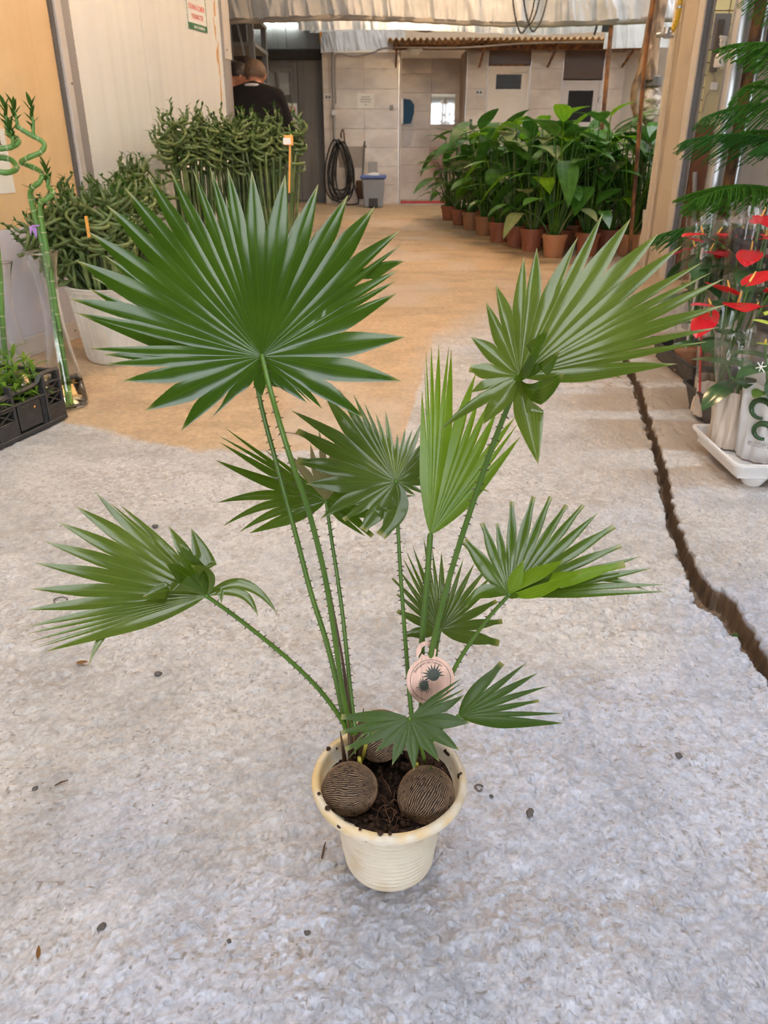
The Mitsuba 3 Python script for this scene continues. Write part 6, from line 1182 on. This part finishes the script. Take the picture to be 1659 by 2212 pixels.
# ================================================================ PEOPLE by the corner
def sph(c, r, n=14): return m3.Manifold.sphere(float(r), n).translate([float(x) for x in c])
def limb(pts, rad):
    out = []
    for (a, ra), (b, rb) in zip(list(zip(pts, rad))[:-1], list(zip(pts, rad))[1:]): out.append(m3.Manifold.batch_hull([sph(a, ra), sph(b, rb)]))
    return out
def fuse(parts, edge=0.02, it=12, smooth=True):
    m = m3.Manifold.batch_boolean(parts, m3.OpType.Add).refine_to_length(edge).to_mesh(); t = tm(m.vert_properties[:, :3], m.tri_verts); t.merge_vertices()
    trimesh.smoothing.filter_taubin(t, iterations=it); return t
def person(label, x, y, face, hair, shirt, trousers, k=1.0, bow=0.35, reach=0.5, collar=None):
    """standing figure; local +y is where it faces; bow tips the head forward"""
    key = thing('person', label, 'person')
    V = lambda *a: np.array(a, float)
    hipz, chest, neckz = 0.90, 1.25, 1.42; cx = 0.0
    hd = V(0, 0.05 + 0.10 * bow, 1.555 - 0.03 * bow); parts = []
    torso = [m3.Manifold.batch_hull([sph((s * 0.095, 0, hipz), 0.115) for s in (-1, 1)] + [sph((s * 0.105, 0.01, 1.06), 0.11) for s in (-1, 1)]),
             m3.Manifold.batch_hull([sph((s * 0.105, 0.01, 1.06), 0.11) for s in (-1, 1)] + [sph((s * 0.12, 0.01, 1.26), 0.115) for s in (-1, 1)]),
             m3.Manifold.batch_hull([sph((s * 0.12, 0.01, 1.26), 0.115) for s in (-1, 1)] + [sph((s * 0.165, 0.015, 1.375), 0.062) for s in (-1, 1)] + [sph((0, 0.02, 1.43), 0.06)])]
    neck = limb([V(0, 0.02, 1.40), hd - V(0, 0.02, 0.06)], [0.062, 0.055])
    arms, uppers, hands = [], [], []
    for s in (-1, 1):
        sh, el = V(s * 0.19, 0.01, 1.37), V(s * 0.275, 0.06 + 0.05 * reach, 1.10); wr = V(s * 0.17, 0.20 + 0.10 * reach, 1.06 + 0.06 * reach)
        a = limb([sh, sh * 0.5 + el * 0.5, el, el * 0.55 + wr * 0.45, wr], [0.062, 0.052, 0.043, 0.042, 0.028]); arms += a; uppers += limb([sh, sh * 0.5 + el * 0.5, el + (sh - el) * 0.18], [0.076, 0.070, 0.064])
        d = wr - el; d /= np.linalg.norm(d); pal = wr + d * 0.07; arms += [m3.Manifold.batch_hull([sph(wr, 0.024), sph(pal + [0.022, 0, 0], 0.014), sph(pal - [0.022, 0, 0], 0.014)])]
        for f in range(4):
            o = pal + V((f - 1.5) * 0.016, 0, 0); L = (0.036, 0.042, 0.039, 0.030)[f]; arms += limb([o, o + d * L, o + d * L * 1.6 + V(0, 0.0, -0.022)], [0.0095, 0.009, 0.008])
        o = wr + d * 0.02 + V(-s * 0.022, 0, 0); arms += limb([o, o + d * 0.03 + V(-s * 0.02, 0, 0), o + d * 0.055 + V(-s * 0.018, 0, -0.01)], [0.011, 0.010, 0.009])
    legs = []
    for s in (-1, 1): legs += limb([V(s * 0.095, 0, 0.90), V(s * 0.10, 0.01, 0.48), V(s * 0.105, -0.01, 0.09)], [0.09, 0.062, 0.042]); legs += limb([V(s * 0.105, -0.03, 0.05), V(s * 0.11, 0.14, 0.035)], [0.045, 0.034])
    head = [m3.Manifold.batch_hull([sph(hd + V(0, -0.012, 0.025), 0.082, 20), sph(hd + V(0, 0.02, 0.03), 0.075, 20), sph(hd + V(0, 0.035, -0.065), 0.042, 16)]), m3.Manifold.batch_hull([sph(hd + V(0, 0.088, 0.015), 0.010), sph(hd + V(0, 0.105, -0.015), 0.014)])]
    for s in (-1, 1): head.append(m3.Manifold.batch_hull([sph(hd + V(s * 0.081, -0.005, 0.015), 0.014), sph(hd + V(s * 0.078, 0.0, -0.015), 0.010)]))
    nod = -math.degrees(0.55 * bow); nk = hd + V(0, -0.03, -0.05)
    head = [h.translate([float(-q) for q in nk]).rotate([nod, 0, 0]).translate([float(q) for q in nk]) for h in head]
    def hx(m): return move(move(m, -nk), nk, rx=math.radians(nod))
    body = fuse(torso + neck + arms + legs + head, 0.014, 8)
    top = fuse([p for p in torso] + [m3.Manifold.batch_hull([sph((s * 0.10, 0.01, 0.88), 0.135) for s in (-1, 1)] + [sph((s * 0.112, 0.015, 1.08), 0.128) for s in (-1, 1)]), m3.Manifold.batch_hull([sph((s * 0.112, 0.015, 1.08), 0.128) for s in (-1, 1)] + [sph((s * 0.128, 0.012, 1.27), 0.127) for s in (-1, 1)]),
        m3.Manifold.batch_hull([sph((s * 0.128, 0.012, 1.27), 0.127) for s in (-1, 1)] + [sph((s * 0.170, 0.015, 1.375), 0.076) for s in (-1, 1)] + [sph((0, 0.015, 1.43), 0.068)])] + uppers, 0.018, 8)
    pants = fuse([m3.Manifold.batch_hull([sph((s * 0.10, 0, 0.92), 0.122) for s in (-1, 1)])] + sum([limb([V(s * 0.098, 0, 0.88), V(s * 0.102, 0.01, 0.48), V(s * 0.107, -0.01, 0.10)], [0.108, 0.082, 0.066]) for s in (-1, 1)], []), 0.02, 6)
    hc_ = hd + V(0, -0.014, 0.032); hm = ellipsoid(hc_, (0.0905, 0.098, 0.093), 4); d = hm.vertices - hc_
    keepf = lambda c: (c[:, 2] > -0.055 + 0.9 * np.maximum(c[:, 1] + 0.03, 0) - 0.0 * c[:, 1]) & (c[:, 1] < 0.075)
    cf = d[hm.faces].mean(1); hm.update_faces(keepf(cf)); hm.remove_unreferenced_vertices(); hm.vertices += 0.004 * (meshkit.noise(hm.vertices * 90, 2)[:, None] - 0.5)
    ex = lambda m: move(m, (x, y, 0), face, s=k)
    put(key + '__body', ex(body), 'skin', True); part(key, 'shirt', ex(top), shirt, True); part(key, 'trousers', ex(pants), trousers, True); part(key, 'hair', ex(hx(hm)), hair, True)
    for s in (-1, 1):
        part(key, 'shoe', ex(fuse(limb([V(s * 0.105, -0.045, 0.045), V(s * 0.112, 0.16, 0.034)], [0.056, 0.044]), 0.02, 4)), 'black_rubber', True)
        e = part(key, 'eye', ex(hx(ellipsoid(hd + V(s * 0.032, 0.082, 0.02), (0.012, 0.008, 0.008), 2))), 'eye_white', True); part(key, 'pupil', ex(hx(ellipsoid(hd + V(s * 0.032, 0.089, 0.02), (0.005, 0.003, 0.005), 1))), 'eye_dark', True)
        part(key, 'eyebrow', ex(hx(tube([hd + V(s * 0.016, 0.088, 0.042), hd + V(s * 0.048, 0.078, 0.042)], 0.004, 5))), hair)
    part(key, 'mouth', ex(hx(tube([hd + V(-0.022, 0.078, -0.058), hd + V(0, 0.084, -0.059), hd + V(0.022, 0.078, -0.058)], 0.005, 6))), 'skin', True)
    if collar: part(key, 'collar', ex(tube([V(0.072 * math.cos(a), 0.02 + 0.066 * math.sin(a), 1.452 - 0.012 * math.sin(a)) for a in np.linspace(0, 2 * np.pi, 32)], 0.011, 8)), collar, True)
    return key
person('man in a black polo shirt seen from behind, bending his short-haired head', -1.045, 6.98, -0.12, 'hair_brown', 'cloth_black', 'cloth_navy', 0.965, 0.5, 1.0, 'cloth_white')
person('dark-haired man facing the camera, mostly hidden by the man in black', -1.235, 7.75, math.pi + 0.35, 'hair_dark', 'cloth_grey', 'cloth_navy', 1.02, 0.9, 0.6)
person('dark-haired man half hidden by the wall corner, bent towards the other two', -1.42, 7.32, -1.2, 'hair_dark', 'cloth_navy', 'cloth_grey', 1.0, 1.3, 0.6)
